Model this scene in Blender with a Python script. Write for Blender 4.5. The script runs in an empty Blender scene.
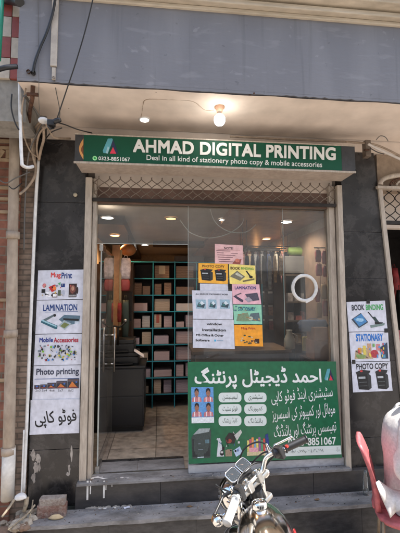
import bpy, bmesh, math, random
from mathutils import Vector, Matrix
random.seed(7)
PI = math.pi
sc = bpy.context.scene
COL = sc.collection

# ------------------------------------------------------------------ camera
F = 370.0; YAW = math.radians(6.3); PITCH = math.radians(4.6); ROLL = math.radians(0.15)
CP = Vector((0, -3.1, 1.49))
FW = Vector((math.sin(YAW)*math.cos(PITCH), math.cos(YAW)*math.cos(PITCH), math.sin(PITCH)))
_r = Vector((math.cos(YAW), -math.sin(YAW), 0)); _u = _r.cross(FW)
RT = math.cos(ROLL)*_r - math.sin(ROLL)*_u
UP = math.sin(ROLL)*_r + math.cos(ROLL)*_u
def ray(px, py): return FW + (px-200)/F*RT - (py-266.5)/F*UP
def U(px, py, Y):
    d = ray(px, py); return CP + d*((Y-CP.y)/d.y)
def UZ(px, py, Z):
    d = ray(px, py); return CP + d*((Z-CP.z)/d.z)
cam = bpy.data.cameras.new('camera'); co = bpy.data.objects.new('camera', cam); COL.objects.link(co)
m = Matrix((RT, UP, -FW)).transposed().to_4x4(); m.translation = CP; co.matrix_world = m
cam.sensor_fit = 'VERTICAL'; cam.sensor_height = 24; cam.lens = F/533*24
cam.clip_start = 0.05; cam.clip_end = 500
sc.camera = co

# ------------------------------------------------------------------ materials
MATS = {}
def s2l(c):
    c = c/255.0
    return c/12.92 if c <= 0.04045 else ((c+0.055)/1.055)**2.4
def rgb(r, g, b): return (s2l(r), s2l(g), s2l(b), 1)
def base_mat(name):
    mt = bpy.data.materials.new(name); mt.use_nodes = True
    nt = mt.node_tree; b = nt.nodes['Principled BSDF']
    return mt, nt, b
def mat(name, col, rough=0.6, metal=0.0, var=0.25, scale=6.0, bump=0.0, bscale=60.0, col2=None, spec=0.5, coat=0.0, rvar=0.0):
    """noise-varied principled surface; col/col2 linear rgba"""
    if name in MATS: return MATS[name]
    mt, nt, b = base_mat(name)
    tc = nt.nodes.new('ShaderNodeTexCoord')
    n = nt.nodes.new('ShaderNodeTexNoise'); n.inputs['Scale'].default_value = scale
    n.inputs['Detail'].default_value = 6; n.inputs['Roughness'].default_value = 0.6
    nt.links.new(tc.outputs['Object'], n.inputs['Vector'])
    r = nt.nodes.new('ShaderNodeValToRGB')
    c2 = col2 or tuple(max(0, x*(1-var)) for x in col[:3])+(1,)
    c1 = col if col2 else tuple(min(1, x*(1+var*0.5)) for x in col[:3])+(1,)
    r.color_ramp.elements[0].position = 0.35; r.color_ramp.elements[0].color = c2
    r.color_ramp.elements[1].position = 0.65; r.color_ramp.elements[1].color = c1
    nt.links.new(n.outputs['Fac'], r.inputs['Fac']); nt.links.new(r.outputs['Color'], b.inputs['Base Color'])
    b.inputs['Roughness'].default_value = rough; b.inputs['Metallic'].default_value = metal
    b.inputs['Specular IOR Level'].default_value = spec
    if coat: b.inputs['Coat Weight'].default_value = coat; b.inputs['Coat Roughness'].default_value = 0.08
    if rvar:
        mr = nt.nodes.new('ShaderNodeMapRange'); mr.inputs['To Min'].default_value = max(0.02, rough-rvar); mr.inputs['To Max'].default_value = rough+rvar
        nt.links.new(n.outputs['Fac'], mr.inputs['Value']); nt.links.new(mr.outputs['Result'], b.inputs['Roughness'])
    if bump:
        n2 = nt.nodes.new('ShaderNodeTexNoise'); n2.inputs['Scale'].default_value = bscale; n2.inputs['Detail'].default_value = 5
        nt.links.new(tc.outputs['Object'], n2.inputs['Vector'])
        bp = nt.nodes.new('ShaderNodeBump'); bp.inputs['Strength'].default_value = bump; bp.inputs['Distance'].default_value = 0.01
        nt.links.new(n2.outputs['Fac'], bp.inputs['Height']); nt.links.new(bp.outputs['Normal'], b.inputs['Normal'])
    MATS[name] = mt
    return mt
def flat(r, g, b_, rough=0.6):
    return mat('ink_%d_%d_%d' % (r, g, b_), rgb(r, g, b_), rough, var=0.22, scale=70)
def emit(name, col, strength):
    mt = bpy.data.materials.new(name); mt.use_nodes = True; nt = mt.node_tree
    nt.nodes.clear(); e = nt.nodes.new('ShaderNodeEmission'); o = nt.nodes.new('ShaderNodeOutputMaterial')
    e.inputs['Color'].default_value = col; e.inputs['Strength'].default_value = strength
    nt.links.new(e.outputs[0], o.inputs[0]); return mt
def dirty(name, col, dark, amount=0.5, scale=2.5, rough=0.7, streak=(1, 1, 1), bump=0.15, bscale=40, fine=25.0, rust=None):
    """painted/concrete surface with two scales of grime and optional rust blots"""
    mt, nt, b = base_mat(name); N = nt.nodes; L = nt.links
    tc = N.new('ShaderNodeTexCoord'); mp = N.new('ShaderNodeMapping'); mp.inputs['Scale'].default_value = streak
    L.new(tc.outputs['Object'], mp.inputs['Vector'])
    n1 = N.new('ShaderNodeTexNoise'); n1.inputs['Scale'].default_value = scale; n1.inputs['Detail'].default_value = 8; n1.inputs['Roughness'].default_value = 0.65
    n2 = N.new('ShaderNodeTexNoise'); n2.inputs['Scale'].default_value = fine; n2.inputs['Detail'].default_value = 4
    L.new(mp.outputs[0], n1.inputs['Vector']); L.new(mp.outputs[0], n2.inputs['Vector'])
    r = N.new('ShaderNodeValToRGB'); r.color_ramp.elements[0].position = 0.4; r.color_ramp.elements[1].position = 0.72
    r.color_ramp.elements[0].color = (0, 0, 0, 1); r.color_ramp.elements[1].color = (amount,)*3+(1,)
    L.new(n1.outputs['Fac'], r.inputs['Fac'])
    mx = N.new('ShaderNodeMixRGB'); mx.inputs['Color1'].default_value = col; mx.inputs['Color2'].default_value = dark
    L.new(r.outputs['Color'], mx.inputs['Fac'])
    r2 = N.new('ShaderNodeMapRange'); r2.inputs['From Min'].default_value = 0.3; r2.inputs['From Max'].default_value = 0.7
    r2.inputs['To Min'].default_value = 0.84; r2.inputs['To Max'].default_value = 1.1
    L.new(n2.outputs['Fac'], r2.inputs['Value'])
    mu = N.new('ShaderNodeMixRGB'); mu.blend_type = 'MULTIPLY'; mu.inputs['Fac'].default_value = 1
    L.new(mx.outputs[0], mu.inputs['Color1']); L.new(r2.outputs[0], mu.inputs['Color2'])
    out = mu.outputs[0]
    if rust:
        n3 = N.new('ShaderNodeTexNoise'); n3.inputs['Scale'].default_value = scale*2.3; n3.inputs['Detail'].default_value = 10; n3.inputs['Roughness'].default_value = 0.7
        L.new(tc.outputs['Object'], n3.inputs['Vector'])
        r3 = N.new('ShaderNodeValToRGB'); r3.color_ramp.elements[0].position = 0.62; r3.color_ramp.elements[1].position = 0.68
        r3.color_ramp.elements[1].color = (0.8, 0.8, 0.8, 1)
        L.new(n3.outputs['Fac'], r3.inputs['Fac'])
        m3 = N.new('ShaderNodeMixRGB'); m3.inputs['Color2'].default_value = rust
        L.new(r3.outputs['Color'], m3.inputs['Fac']); L.new(out, m3.inputs['Color1']); out = m3.outputs[0]
    L.new(out, b.inputs['Base Color']); b.inputs['Roughness'].default_value = rough
    n4 = N.new('ShaderNodeTexNoise'); n4.inputs['Scale'].default_value = bscale; n4.inputs['Detail'].default_value = 6
    L.new(tc.outputs['Object'], n4.inputs['Vector'])
    bp = N.new('ShaderNodeBump'); bp.inputs['Strength'].default_value = bump; bp.inputs['Distance'].default_value = 0.01
    L.new(n4.outputs['Fac'], bp.inputs['Height']); L.new(bp.outputs[0], b.inputs['Normal'])
    MATS[name] = mt; return mt
def marble(name, dark, light, rough=0.22, scale=5.0, vein=0.55):
    mt, nt, b = base_mat(name); N = nt.nodes; L = nt.links
    tc = N.new('ShaderNodeTexCoord')
    n1 = N.new('ShaderNodeTexNoise'); n1.inputs['Scale'].default_value = scale; n1.inputs['Detail'].default_value = 12; n1.inputs['Roughness'].default_value = .72; n1.inputs['Distortion'].default_value = .35
    L.new(tc.outputs['Object'], n1.inputs['Vector'])
    r = N.new('ShaderNodeValToRGB'); e = r.color_ramp.elements
    e[0].position = 0.3; e[0].color = dark; e[1].position = 0.8; e[1].color = dark
    k = e.new(0.5); k.color = dark; k = e.new(vein); k.color = tuple(dark[i]*.55+light[i]*.45 for i in range(3))+(1,); k = e.new(vein+0.09); k.color = dark
    L.new(n1.outputs['Fac'], r.inputs['Fac'])
    n2 = N.new('ShaderNodeTexNoise'); n2.inputs['Scale'].default_value = scale*0.5; n2.inputs['Detail'].default_value = 5
    L.new(tc.outputs['Object'], n2.inputs['Vector'])
    mx = N.new('ShaderNodeMixRGB'); mx.blend_type = 'ADD'; mx.inputs['Fac'].default_value = 0.35
    r2 = N.new('ShaderNodeValToRGB'); r2.color_ramp.elements[0].position = 0.45; r2.color_ramp.elements[1].position = 0.75; r2.color_ramp.elements[1].color = light
    L.new(n2.outputs['Fac'], r2.inputs['Fac']); L.new(r.outputs[0], mx.inputs['Color1']); L.new(r2.outputs[0], mx.inputs['Color2'])
    L.new(mx.outputs[0], b.inputs['Base Color'])
    mr = N.new('ShaderNodeMapRange'); mr.inputs['To Min'].default_value = max(.03, rough-.12); mr.inputs['To Max'].default_value = rough+.2
    L.new(n2.outputs['Fac'], mr.inputs['Value']); L.new(mr.outputs[0], b.inputs['Roughness'])
    bp = N.new('ShaderNodeBump'); bp.inputs['Strength'].default_value = 0.04; bp.inputs['Distance'].default_value = 0.01
    L.new(n1.outputs['Fac'], bp.inputs['Height']); L.new(bp.outputs[0], b.inputs['Normal'])
    MATS[name] = mt; return mt
def bricks(name, c1, c2, mortar, bw=0.22, bh=0.075, ms=0.012, rough=0.85, offset=0.5, plane='XZ'):
    mt, nt, b = base_mat(name); N = nt.nodes; L = nt.links
    tc = N.new('ShaderNodeTexCoord'); sp = N.new('ShaderNodeSeparateXYZ'); cb = N.new('ShaderNodeCombineXYZ')
    L.new(tc.outputs['Object'], sp.inputs[0]); L.new(sp.outputs[plane[0]], cb.inputs[0]); L.new(sp.outputs[plane[1]], cb.inputs[1])
    br = N.new('ShaderNodeTexBrick'); br.inputs['Scale'].default_value = 1; br.inputs['Brick Width'].default_value = bw; br.inputs['Row Height'].default_value = bh
    br.inputs['Mortar Size'].default_value = ms; br.inputs['Color1'].default_value = c1; br.inputs['Color2'].default_value = c2; br.inputs['Mortar'].default_value = mortar
    br.offset = offset
    L.new(cb.outputs[0], br.inputs['Vector'])
    n = N.new('ShaderNodeTexNoise'); n.inputs['Scale'].default_value = 14; n.inputs['Detail'].default_value = 8; L.new(tc.outputs['Object'], n.inputs['Vector'])
    mr = N.new('ShaderNodeMapRange'); mr.inputs['From Min'].default_value = .3; mr.inputs['From Max'].default_value = .7; mr.inputs['To Min'].default_value = 0.55; mr.inputs['To Max'].default_value = 1.15
    L.new(n.outputs['Fac'], mr.inputs['Value'])
    mu = N.new('ShaderNodeMixRGB'); mu.blend_type = 'MULTIPLY'; mu.inputs['Fac'].default_value = 1
    L.new(br.outputs['Color'], mu.inputs['Color1']); L.new(mr.outputs[0], mu.inputs['Color2']); L.new(mu.outputs[0], b.inputs['Base Color'])
    b.inputs['Roughness'].default_value = rough
    bp = N.new('ShaderNodeBump'); bp.inputs['Strength'].default_value = 0.5; bp.inputs['Distance'].default_value = 0.008; bp.invert = True
    L.new(br.outputs['Fac'], bp.inputs['Height']); L.new(bp.outputs[0], b.inputs['Normal'])
    MATS[name] = mt; return mt
def glass(name, refl=1.0, tint=(0.93, 0.95, 0.94, 1)):
    mt = bpy.data.materials.new(name); mt.use_nodes = True; nt = mt.node_tree; N = nt.nodes; L = nt.links; N.clear()
    o = N.new('ShaderNodeOutputMaterial'); mx = N.new('ShaderNodeMixShader'); t = N.new('ShaderNodeBsdfTransparent'); g = N.new('ShaderNodeBsdfGlossy')
    f = N.new('ShaderNodeFresnel'); f.inputs['IOR'].default_value = 1.45
    ml = N.new('ShaderNodeMath'); ml.operation = 'MULTIPLY'; ml.inputs[1].default_value = refl
    L.new(f.outputs[0], ml.inputs[0]); L.new(ml.outputs[0], mx.inputs[0]); t.inputs['Color'].default_value = tint
    g.inputs['Roughness'].default_value = 0.01; g.inputs['Color'].default_value = (1, 1, 1, 1)
    d = N.new('ShaderNodeBsdfDiffuse'); d.inputs['Color'].default_value = (0.5, 0.48, 0.45, 1)  # pale film: dust, plus hazy reflection put into the colour
    m2 = N.new('ShaderNodeMixShader')
    tc = N.new('ShaderNodeTexCoord'); n = N.new('ShaderNodeTexNoise'); n.inputs['Scale'].default_value = 3; n.inputs['Detail'].default_value = 8
    L.new(tc.outputs['Object'], n.inputs['Vector'])
    mr = N.new('ShaderNodeMapRange'); mr.inputs['From Min'].default_value = .35; mr.inputs['From Max'].default_value = .75; mr.inputs['To Min'].default_value = 0.03; mr.inputs['To Max'].default_value = 0.12
    L.new(n.outputs['Fac'], mr.inputs['Value']); L.new(mr.outputs[0], m2.inputs[0])
    L.new(t.outputs[0], mx.inputs[1]); L.new(g.outputs[0], mx.inputs[2]); L.new(mx.outputs[0], m2.inputs[1]); L.new(d.outputs[0], m2.inputs[2])
    L.new(m2.outputs[0], o.inputs[0]); MATS[name] = mt; return mt

# ------------------------------------------------------------------ mesh building
def root_origin(o):
    v = Vector((0, 0, 0))
    while o is not None:
        v = v + o.location; o = o.parent
    return v
class MB:
    """collects shapes in world coordinates, links them as one mesh object"""
    def __init__(s): s.v = []; s.f = []; s.mi = []; s.mats = []; s.sm = []
    def _m(s, m):
        if m is None: return 0
        if m not in s.mats: s.mats.append(m)
        return s.mats.index(m)
    def add(s, vs, fs, m=None, smooth=False):
        k = len(s.v); s.v += [Vector(v) for v in vs]; i = s._m(m)
        for f in fs: s.f.append([k+a for a in f]); s.mi.append(i); s.sm.append(smooth)
        return s
    def box(s, a, b, m=None, rot=None, piv=None, ch=0.0):
        x0, y0, z0 = [min(p, q) for p, q in zip(a, b)]; x1, y1, z1 = [max(p, q) for p, q in zip(a, b)]
        if ch:
            bm = bmesh.new(); bmesh.ops.create_cube(bm, size=1)
            for v in bm.verts: v.co = Vector(((x0+x1)/2+v.co.x*(x1-x0), (y0+y1)/2+v.co.y*(y1-y0), (z0+z1)/2+v.co.z*(z1-z0)))
            bmesh.ops.bevel(bm, geom=bm.edges[:], offset=ch, segments=2, affect='EDGES', profile=0.6)
            bm.verts.index_update()
            vs = [v.co.copy() for v in bm.verts]; fs = [[v.index for v in f.verts] for f in bm.faces]; bm.free()
        else:
            vs = [Vector((x, y, z)) for x in (x0, x1) for y in (y0, y1) for z in (z0, z1)]
            fs = [(0, 1, 3, 2), (4, 6, 7, 5), (0, 4, 5, 1), (2, 3, 7, 6), (0, 2, 6, 4), (1, 5, 7, 3)]
        if rot is not None:
            p = Vector(piv) if piv is not None else Vector(((x0+x1)/2, (y0+y1)/2, (z0+z1)/2))
            vs = [p+rot @ (v-p) for v in vs]
        return s.add(vs, fs, m)
    def prism(s, poly, y0, y1, m=None):
        """poly = list of (x,z) points, extruded between depths y0 and y1"""
        n = len(poly); vs = [(x, y0, z) for x, z in poly]+[(x, y1, z) for x, z in poly]
        fs = [list(range(n)), list(range(2*n-1, n-1, -1))]+[(i, i+n, (i+1) % n+n, (i+1) % n) for i in range(n)]
        return s.add(vs, fs, m)
    def tube(s, pts, r, m=None, n=8, closed=False, caps=True):
        pts = [Vector(p) for p in pts]; N = len(pts); rs = r if isinstance(r, (list, tuple)) else [r]*N
        vs = []; up = None
        for i, p in enumerate(pts):
            if closed: t = (pts[(i+1) % N]-pts[i-1]).normalized()
            else: t = (pts[min(i+1, N-1)]-pts[max(i-1, 0)]).normalized()
            if up is None: up = Vector((0, 0, 1)) if abs(t.z) < 0.9 else Vector((1, 0, 0))
            a = (up-t*up.dot(t)); a = a.normalized() if a.length > 1e-6 else t.orthogonal().normalized(); up = a; bb = t.cross(a)
            for j in range(n):
                th = 2*PI*j/n; vs.append(p+rs[i]*(math.cos(th)*a+math.sin(th)*bb))
        fs = []
        for i in range(N if closed else N-1):
            for j in range(n):
                a0 = i*n+j; a1 = i*n+(j+1) % n; b0 = ((i+1) % N)*n+j; b1 = ((i+1) % N)*n+(j+1) % n
                fs.append((a0, b0, b1, a1))
        s.add(vs, fs, m, True)
        if caps and not closed:
            s.add(vs[:n], [list(range(n))], m); s.add(vs[-n:], [list(range(n-1, -1, -1))], m)
        return s
    def lathe(s, prof, c, axis=(0, 0, 1), m=None, n=24):
        """prof = (radius, height) pairs along axis from centre c"""
        ax = Vector(axis).normalized(); a = ax.orthogonal().normalized(); b = ax.cross(a); c = Vector(c); vs = []
        for r, h in prof:
            for j in range(n):
                th = 2*PI*j/n; vs.append(c+ax*h+r*(math.cos(th)*a+math.sin(th)*b))
        fs = [(i*n+j, i*n+(j+1) % n, (i+1)*n+(j+1) % n, (i+1)*n+j) for i in range(len(prof)-1) for j in range(n)]
        return s.add(vs, fs, m, True)
    def ball(s, c, r, m=None, n=16, k=10):
        sx, sy, sz = (r, r, r) if not isinstance(r, (tuple, list)) else r; vs = []; c = Vector(c)
        for i in range(k+1):
            ph = PI*i/k
            for j in range(n): th = 2*PI*j/n; vs.append(c+Vector((sx*math.sin(ph)*math.cos(th), sy*math.sin(ph)*math.sin(th), sz*math.cos(ph))))
        fs = [(i*n+j, (i+1)*n+j, (i+1)*n+(j+1) % n, i*n+(j+1) % n) for i in range(k) for j in range(n)]
        return s.add(vs, fs, m, True)
    def loft(s, rings, m=None, smooth=True, cap=True):
        n = len(rings[0]); vs = [p for r in rings for p in r]
        fs = [(i*n+j, i*n+(j+1) % n, (i+1)*n+(j+1) % n, (i+1)*n+j) for i in range(len(rings)-1) for j in range(n)]
        s.add(vs, fs, m, smooth)
        if cap: s.add(rings[0], [list(range(n-1, -1, -1))], m, smooth); s.add(rings[-1], [list(range(n))], m, smooth)
        return s
    def build(s, name, m=None, parent=None, sub=0, xf=None, bevel=0, label=None):
        me = bpy.data.meshes.new(name); o = bpy.data.objects.new(name, me); COL.objects.link(o)
        if parent is not None: o.parent = parent
        org = root_origin(parent) if parent is not None else Vector((0, 0, 0))
        vs = s.v if xf is None else [xf @ v for v in s.v]
        me.from_pydata([v-org for v in vs], [], s.f)
        for mt in (s.mats or [m]): me.materials.append(mt)
        if s.mats and m is not None and m not in s.mats: pass
        me.polygons.foreach_set('material_index', s.mi); me.polygons.foreach_set('use_smooth', s.sm)
        me.update()
        if sub or bevel or True:
            bm = bmesh.new(); bm.from_mesh(me); bmesh.ops.remove_doubles(bm, verts=bm.verts, dist=1e-6); bmesh.ops.recalc_face_normals(bm, faces=bm.faces); bm.to_mesh(me); bm.free()
        if bevel:
            md = o.modifiers.new('bevel', 'BEVEL'); md.width = bevel; md.segments = 2; md.limit_method = 'ANGLE'
        if sub:
            md = o.modifiers.new('sub', 'SUBSURF'); md.levels = sub; md.render_levels = sub
        if label: o['label'] = label
        return o
def recentre(o):
    """moves a top-level mesh's origin to the middle of its base"""
    me = o.data; xs = [v.co.x for v in me.vertices]; ys = [v.co.y for v in me.vertices]; zs = [v.co.z for v in me.vertices]
    c = Vector(((min(xs)+max(xs))/2, (min(ys)+max(ys))/2, min(zs)))
    for v in me.vertices: v.co -= c
    o.location = o.location+c
def tag(o, label, cat, group=None, keep=False):
    o['label'] = label; o['category'] = cat
    if group: o['group'] = group
    return o
def struct(o): o['kind'] = 'structure'; return o
def thing(name, label, cat, loc=(0, 0, 0), group=None):
    o = bpy.data.objects.new(name, None); COL.objects.link(o); o.location = loc; o.empty_display_size = 0.1
    return tag(o, label, cat, group)
def dup(root, loc, rotz=0, label=None, rot=None):
    r = root.copy(); COL.objects.link(r); r.location = loc; r.rotation_euler = rot or (0, 0, rotz)
    if label: r['label'] = label
    for ch in list(root.children):
        c = ch.copy(); COL.objects.link(c); c.parent = r
        for g in ch.children:
            d = g.copy(); COL.objects.link(d); d.parent = c
    return r

# ------------------------------------------------------------------ lettering
_F = {'ا':'ﺍﺎ','آ':'ﺁﺂ','ب':'ﺏﺐﺑﺒ','پ':'ﭖﭗﭘﭙ','ت':'ﺕﺖﺗﺘ','ٹ':'ﭦﭧﭨﭩ','ث':'ﺙﺚﺛﺜ','ج':'ﺝﺞﺟﺠ','چ':'ﭺﭻﭼﭽ','ح':'ﺡﺢﺣﺤ','خ':'ﺥﺦﺧﺨ',
 'د':'ﺩﺪ','ڈ':'ﮈﮉ','ر':'ﺭﺮ','ز':'ﺯﺰ','س':'ﺱﺲﺳﺴ','ش':'ﺵﺶﺷﺸ','ف':'ﻑﻒﻓﻔ','ق':'ﻕﻖﻗﻘ','ک':'ﮎﮏﮐﮑ','گ':'ﮒﮓﮔﮕ','ل':'ﻝﻞﻟﻠ','م':'ﻡﻢﻣﻤ','ن':'ﻥﻦﻧﻨ',
 'و':'ﻭﻮ','ی':'ﯼﯽﯾﯿ','ے':'ﮮﮯ','ہ':'ﮦﮧﮨﮩ','ھ':'ﮪﮫﮬﮭ','ئ':'ﺉﺊﺋﺌ','ں':'ﮞﮟ','ع':'ﻉﻊﻋﻌ','ط':'ﻁﻂﻃﻄ'}
def urdu(t):
    out = []
    for i, c in enumerate(t):
        if c not in _F: out.append(c); continue
        pj = i > 0 and t[i-1] in _F and len(_F[t[i-1]]) == 4
        nj = i+1 < len(t) and t[i+1] in _F
        f = _F[c]
        if len(f) == 2: out.append(f[1] if pj else f[0])
        else: out.append(f[3] if pj and nj else f[1] if pj else f[2] if nj else f[0])
    return ''.join(reversed(out))
_tc = {}
def glyphs(s, bold=0.0, res=3, shear=0.0, ext=0.0, spacing=1.0):
    key = (s, 0, res, shear, ext, spacing)
    if key in _tc: return _tc[key]
    c = bpy.data.curves.new('t', 'FONT'); c.body = s; c.resolution_u = res; c.shear = shear; c.space_character = spacing; c.extrude = ext
    o = bpy.data.objects.new('t', c); COL.objects.link(o); bpy.context.view_layer.update()
    me = o.to_mesh(); vs = [v.co.copy() for v in me.vertices]; fs = [list(p.vertices) for p in me.polygons]; o.to_mesh_clear()
    bpy.data.objects.remove(o); bpy.data.curves.remove(c)
    x0 = min(v.x for v in vs); x1 = max(v.x for v in vs); y0 = min(v.y for v in vs); y1 = max(v.y for v in vs)
    r = ([((v.x-x0)/(x1-x0), (y1-v.y)/(y1-y0), v.z) for v in vs], fs, x1-x0, y1-y0); _tc[key] = r
    return r
class Surf:
    """a flat printed sheet or panel on the plane y = Y; (u, v) run from its top left to its bottom right corner"""
    def __init__(s, tl, tr, br, bl, Y, bow=0.0, seed=0, tilt=0.0):
        s.c = [U(*p, Y) for p in (tl, tr, br, bl)]; s.Y = Y; s.bow = bow; s.seed = seed; s.tilt = tilt
    def at(s, u, v, off=0.0):
        a = s.c[0].lerp(s.c[1], u); b = s.c[3].lerp(s.c[2], u); p = a.lerp(b, v)
        w = s.bow*(math.sin(3.1*u+s.seed)*math.cos(4.3*v+1.7*s.seed)+0.5*math.sin(9*u*v+s.seed*2.3))
        k_ = abs(s.bow)*1.6; cu = (max(0, abs(2*u-1)-.55)*max(0, abs(2*v-1)-.55))**1.2*s.bow*14*(1 if (u > .5) != (s.seed % 2 > .9) else .3)
        p.y = s.Y-off-k_+w-cu; return p
    def grid(s, mb, u0, v0, u1, v1, off, m, n=3, poly=None):
        vs = [s.at(u0+(u1-u0)*i/n, v0+(v1-v0)*j/n, off) for i in range(n+1) for j in range(n+1)]
        fs = [(i*(n+1)+j, (i+1)*(n+1)+j, (i+1)*(n+1)+j+1, i*(n+1)+j+1) for i in range(n) for j in range(n)]
        mb.add(vs, fs, m)
    def sheet(s, name, m, parent, thick=0.0008, n=14, label=None):
        mb = MB(); s.grid(mb, 0, 0, 1, 1, 0, m, n); k = len(mb.v)
        s.grid(mb, 0, 0, 1, 1, -thick, m, n)
        N = n+1; ring = [i*N for i in range(N)]+[n*N+j for j in range(1, N)]+[i*N+n for i in range(n-1, -1, -1)]+[j for j in range(n-1, 0, -1)]
        mb.add(mb.v[:], [(ring[i], ring[(i+1) % len(ring)], ring[(i+1) % len(ring)]+k, ring[i]+k) for i in range(len(ring))], m)
        return mb.build(name, m, parent, label=label)
    def text(s, t, u0, v0, u1, v1, m, parent, off=0.0006, name='lettering', bold=0.0, res=3, shear=0.0, raised=0.0, skew=0.0, spacing=1.0):
        vs, fs, gw, gh = glyphs(t, bold, res, shear, 0.01 if raised else 0, spacing)
        mb = MB(); du = bold*(u1-u0)/gw; dv = bold*(v1-v0)/gh
        dirs = [(0, 0)] if bold == 0 else [(0, 0)]+[(.8, .8), (-.8, .8), (-.8, -.8), (.8, -.8), (.8, 0), (-.8, 0), (0, .8), (0, -.8)]
        for k, (ax_, ay_) in enumerate(dirs):     # stroke weight: the same outline laid down around itself in thin coats
            mb.add([s.at(u0+du+(u1-u0-2*du)*a+du*ax_, v0+dv+(v1-v0-2*dv)*b+dv*ay_+skew*(a-.5), off+k*6e-5+(raised if c > 0 else 0)) for a, b, c in vs], fs, m)
        return mb.build(name, m, parent)
    def pic(s, shapes, parent, name='picture', off=0.0006, box=(0, 0, 1, 1)):
        """shapes: (kind, params, colour) in the local 0..1 frame of box"""
        mb = MB(); x0, y0, x1, y1 = box; fu = lambda u: x0+(x1-x0)*u; fv = lambda v: y0+(y1-y0)*v
        for i, (k, p, c) in enumerate(shapes):
            m = c if not isinstance(c, tuple) else flat(*c); o = off+i*0.00015
            if k == 'r': s.grid(mb, fu(p[0]), fv(p[1]), fu(p[2]), fv(p[3]), o, m, 2)
            elif k == 'p': mb.add([s.at(fu(a), fv(b), o) for a, b in p], [list(range(len(p)))], m)
            elif k == 'e':
                cu, cv, ru, rv = p; q = [(cu+ru*math.cos(2*PI*j/20), cv+rv*math.sin(2*PI*j/20)) for j in range(20)]
                mb.add([s.at(fu(a), fv(b), o) for a, b in q], [list(range(20))], m)
            elif k == 'l':
                (a, b), (c_, d), w = p; dx, dy = c_-a, d-b; L = math.hypot(dx, dy) or 1; nx, ny = -dy/L*w/2, dx/L*w/2
                mb.add([s.at(fu(x), fv(y), o) for x, y in ((a+nx, b+ny), (c_+nx, d+ny), (c_-nx, d-ny), (a-nx, b-ny))], [(0, 1, 2, 3)], m)
        return mb.build(name, None, parent)
def rr(u0, v0, u1, v1, ru, rv):
    q = []
    for cu, cv, a0 in ((u1-ru, v1-rv, 0), (u0+ru, v1-rv, 90), (u0+ru, v0+rv, 180), (u1-ru, v0+rv, 270)):
        for k in range(6): a = math.radians(a0+18*k); q.append((cu+ru*math.cos(a), cv+rv*math.sin(a)))
    return q
BYAW, BSTEER, BLEAN, LAMP = -9, 40.6, 9.1, 1.0
# ------------------------------------------------------------------ light, sky
w = bpy.data.worlds.new('World'); sc.world = w; w.use_nodes = True
nt = w.node_tree; bg = nt.nodes['Background']; sky = nt.nodes.new('ShaderNodeTexSky'); sky.sky_type = 'NISHITA'; sky.sun_disc = False
SV = Vector((0.42, -0.125, 0.90)).normalized()
sky.sun_elevation = math.asin(SV.z); sky.sun_rotation = math.atan2(SV.x, SV.y); sky.air_density = 1.2; sky.dust_density = 2.0
nt.links.new(sky.outputs[0], bg.inputs[0]); bg.inputs[1].default_value = 0.15
sl = bpy.data.lights.new('sun', 'SUN'); sl.energy = 3.6; sl.angle = math.radians(0.5); sl.color = (1, 0.95, 0.88)
so = bpy.data.objects.new('sun', sl); COL.objects.link(so); so.rotation_euler = SV.to_track_quat('Z', 'Y').to_euler(); so.location = (3, -3, 8)
sc.view_settings.view_transform = 'Standard'; sc.view_settings.look = 'None'; sc.view_settings.gamma = 1
sc.view_settings.use_curve_mapping = False; sc.view_settings.exposure = 1.8
sc.cycles.max_bounces = 8; sc.cycles.transparent_max_bounces = 12; sc.cycles.diffuse_bounces = 4; sc.cycles.use_denoising = True
sc.cycles.sample_clamp_indirect = 6

# ------------------------------------------------------------------ shared materials
M_soffit = dirty('cream_paint', (0.70, 0.605, 0.52, 1), (0.58, 0.475, 0.39, 1), 0.6, 1.1, 0.85, bump=0.05, bscale=5, fine=5)
M_cornice = dirty('cornice_cream', (0.55, 0.48, 0.38, 1), (0.3, 0.25, 0.18, 1), 0.6, 3, 0.75, (0.4, 1, 3))
M_fascia = dirty('slate_paint', (0.150, 0.150, 0.165, 1), (0.185, 0.185, 0.20, 1), 0.8, 2.2, 0.8, (0.5, 1, 1.6), bump=0.12, bscale=60, fine=14)
M_black = marble('black_marble', (0.017, 0.0155, 0.0155, 1), (0.064, 0.058, 0.055, 1), 0.24, 6.5)
M_step = dirty('step_marble', (0.225, 0.222, 0.225, 1), (0.05, 0.047, 0.045, 1), 0.95, 4.5, 0.5, (1, 2.4, 2.4), bump=0.12, fine=45)
M_riser = dirty('riser_marble', (0.022, 0.022, 0.024, 1), (0.09, 0.08, 0.075, 1), 0.55, 4, 0.35, (1, 1, 2.5), bump=0.05)
M_lowriser = dirty('low_riser_stone', (0.022, 0.022, 0.024, 1), (0.095, 0.09, 0.088, 1), 0.55, 9, 0.42, (1, 1, 2.5), bump=0.1)
M_frame = dirty('tan_metal', (0.46, 0.395, 0.325, 1), (0.26, 0.21, 0.165, 1), 0.8, 5, 0.45, (4, 4, 0.7), bump=0.05)
M_framed = dirty('tan_metal_dark', (0.17, 0.13, 0.10, 1), (0.09, 0.07, 0.05, 1), 0.6, 5, 0.5)
M_concrete = dirty('grey_concrete', (0.26, 0.245, 0.215, 1), (0.13, 0.115, 0.1, 1), 0.9, 5, 0.9, bump=0.5, bscale=25)
M_wire = mat('black_rubber', (0.012, 0.012, 0.013, 1), 0.45)
M_white = dirty('white_plastic', (0.66, 0.65, 0.63, 1), (0.46, 0.43, 0.38, 1), 0.5, 5, 0.45, bump=0.03)
M_chrome = mat('chrome', (0.78, 0.77, 0.75, 1), 0.09, 1.0, var=0.08, scale=20, rvar=0.05)
M_steel = mat('brushed_steel', (0.55, 0.54, 0.52, 1), 0.3, 1.0, var=0.1, scale=30)
M_dk = mat('black_plastic', (0.014, 0.014, 0.015, 1), 0.4, var=0.3)
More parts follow.
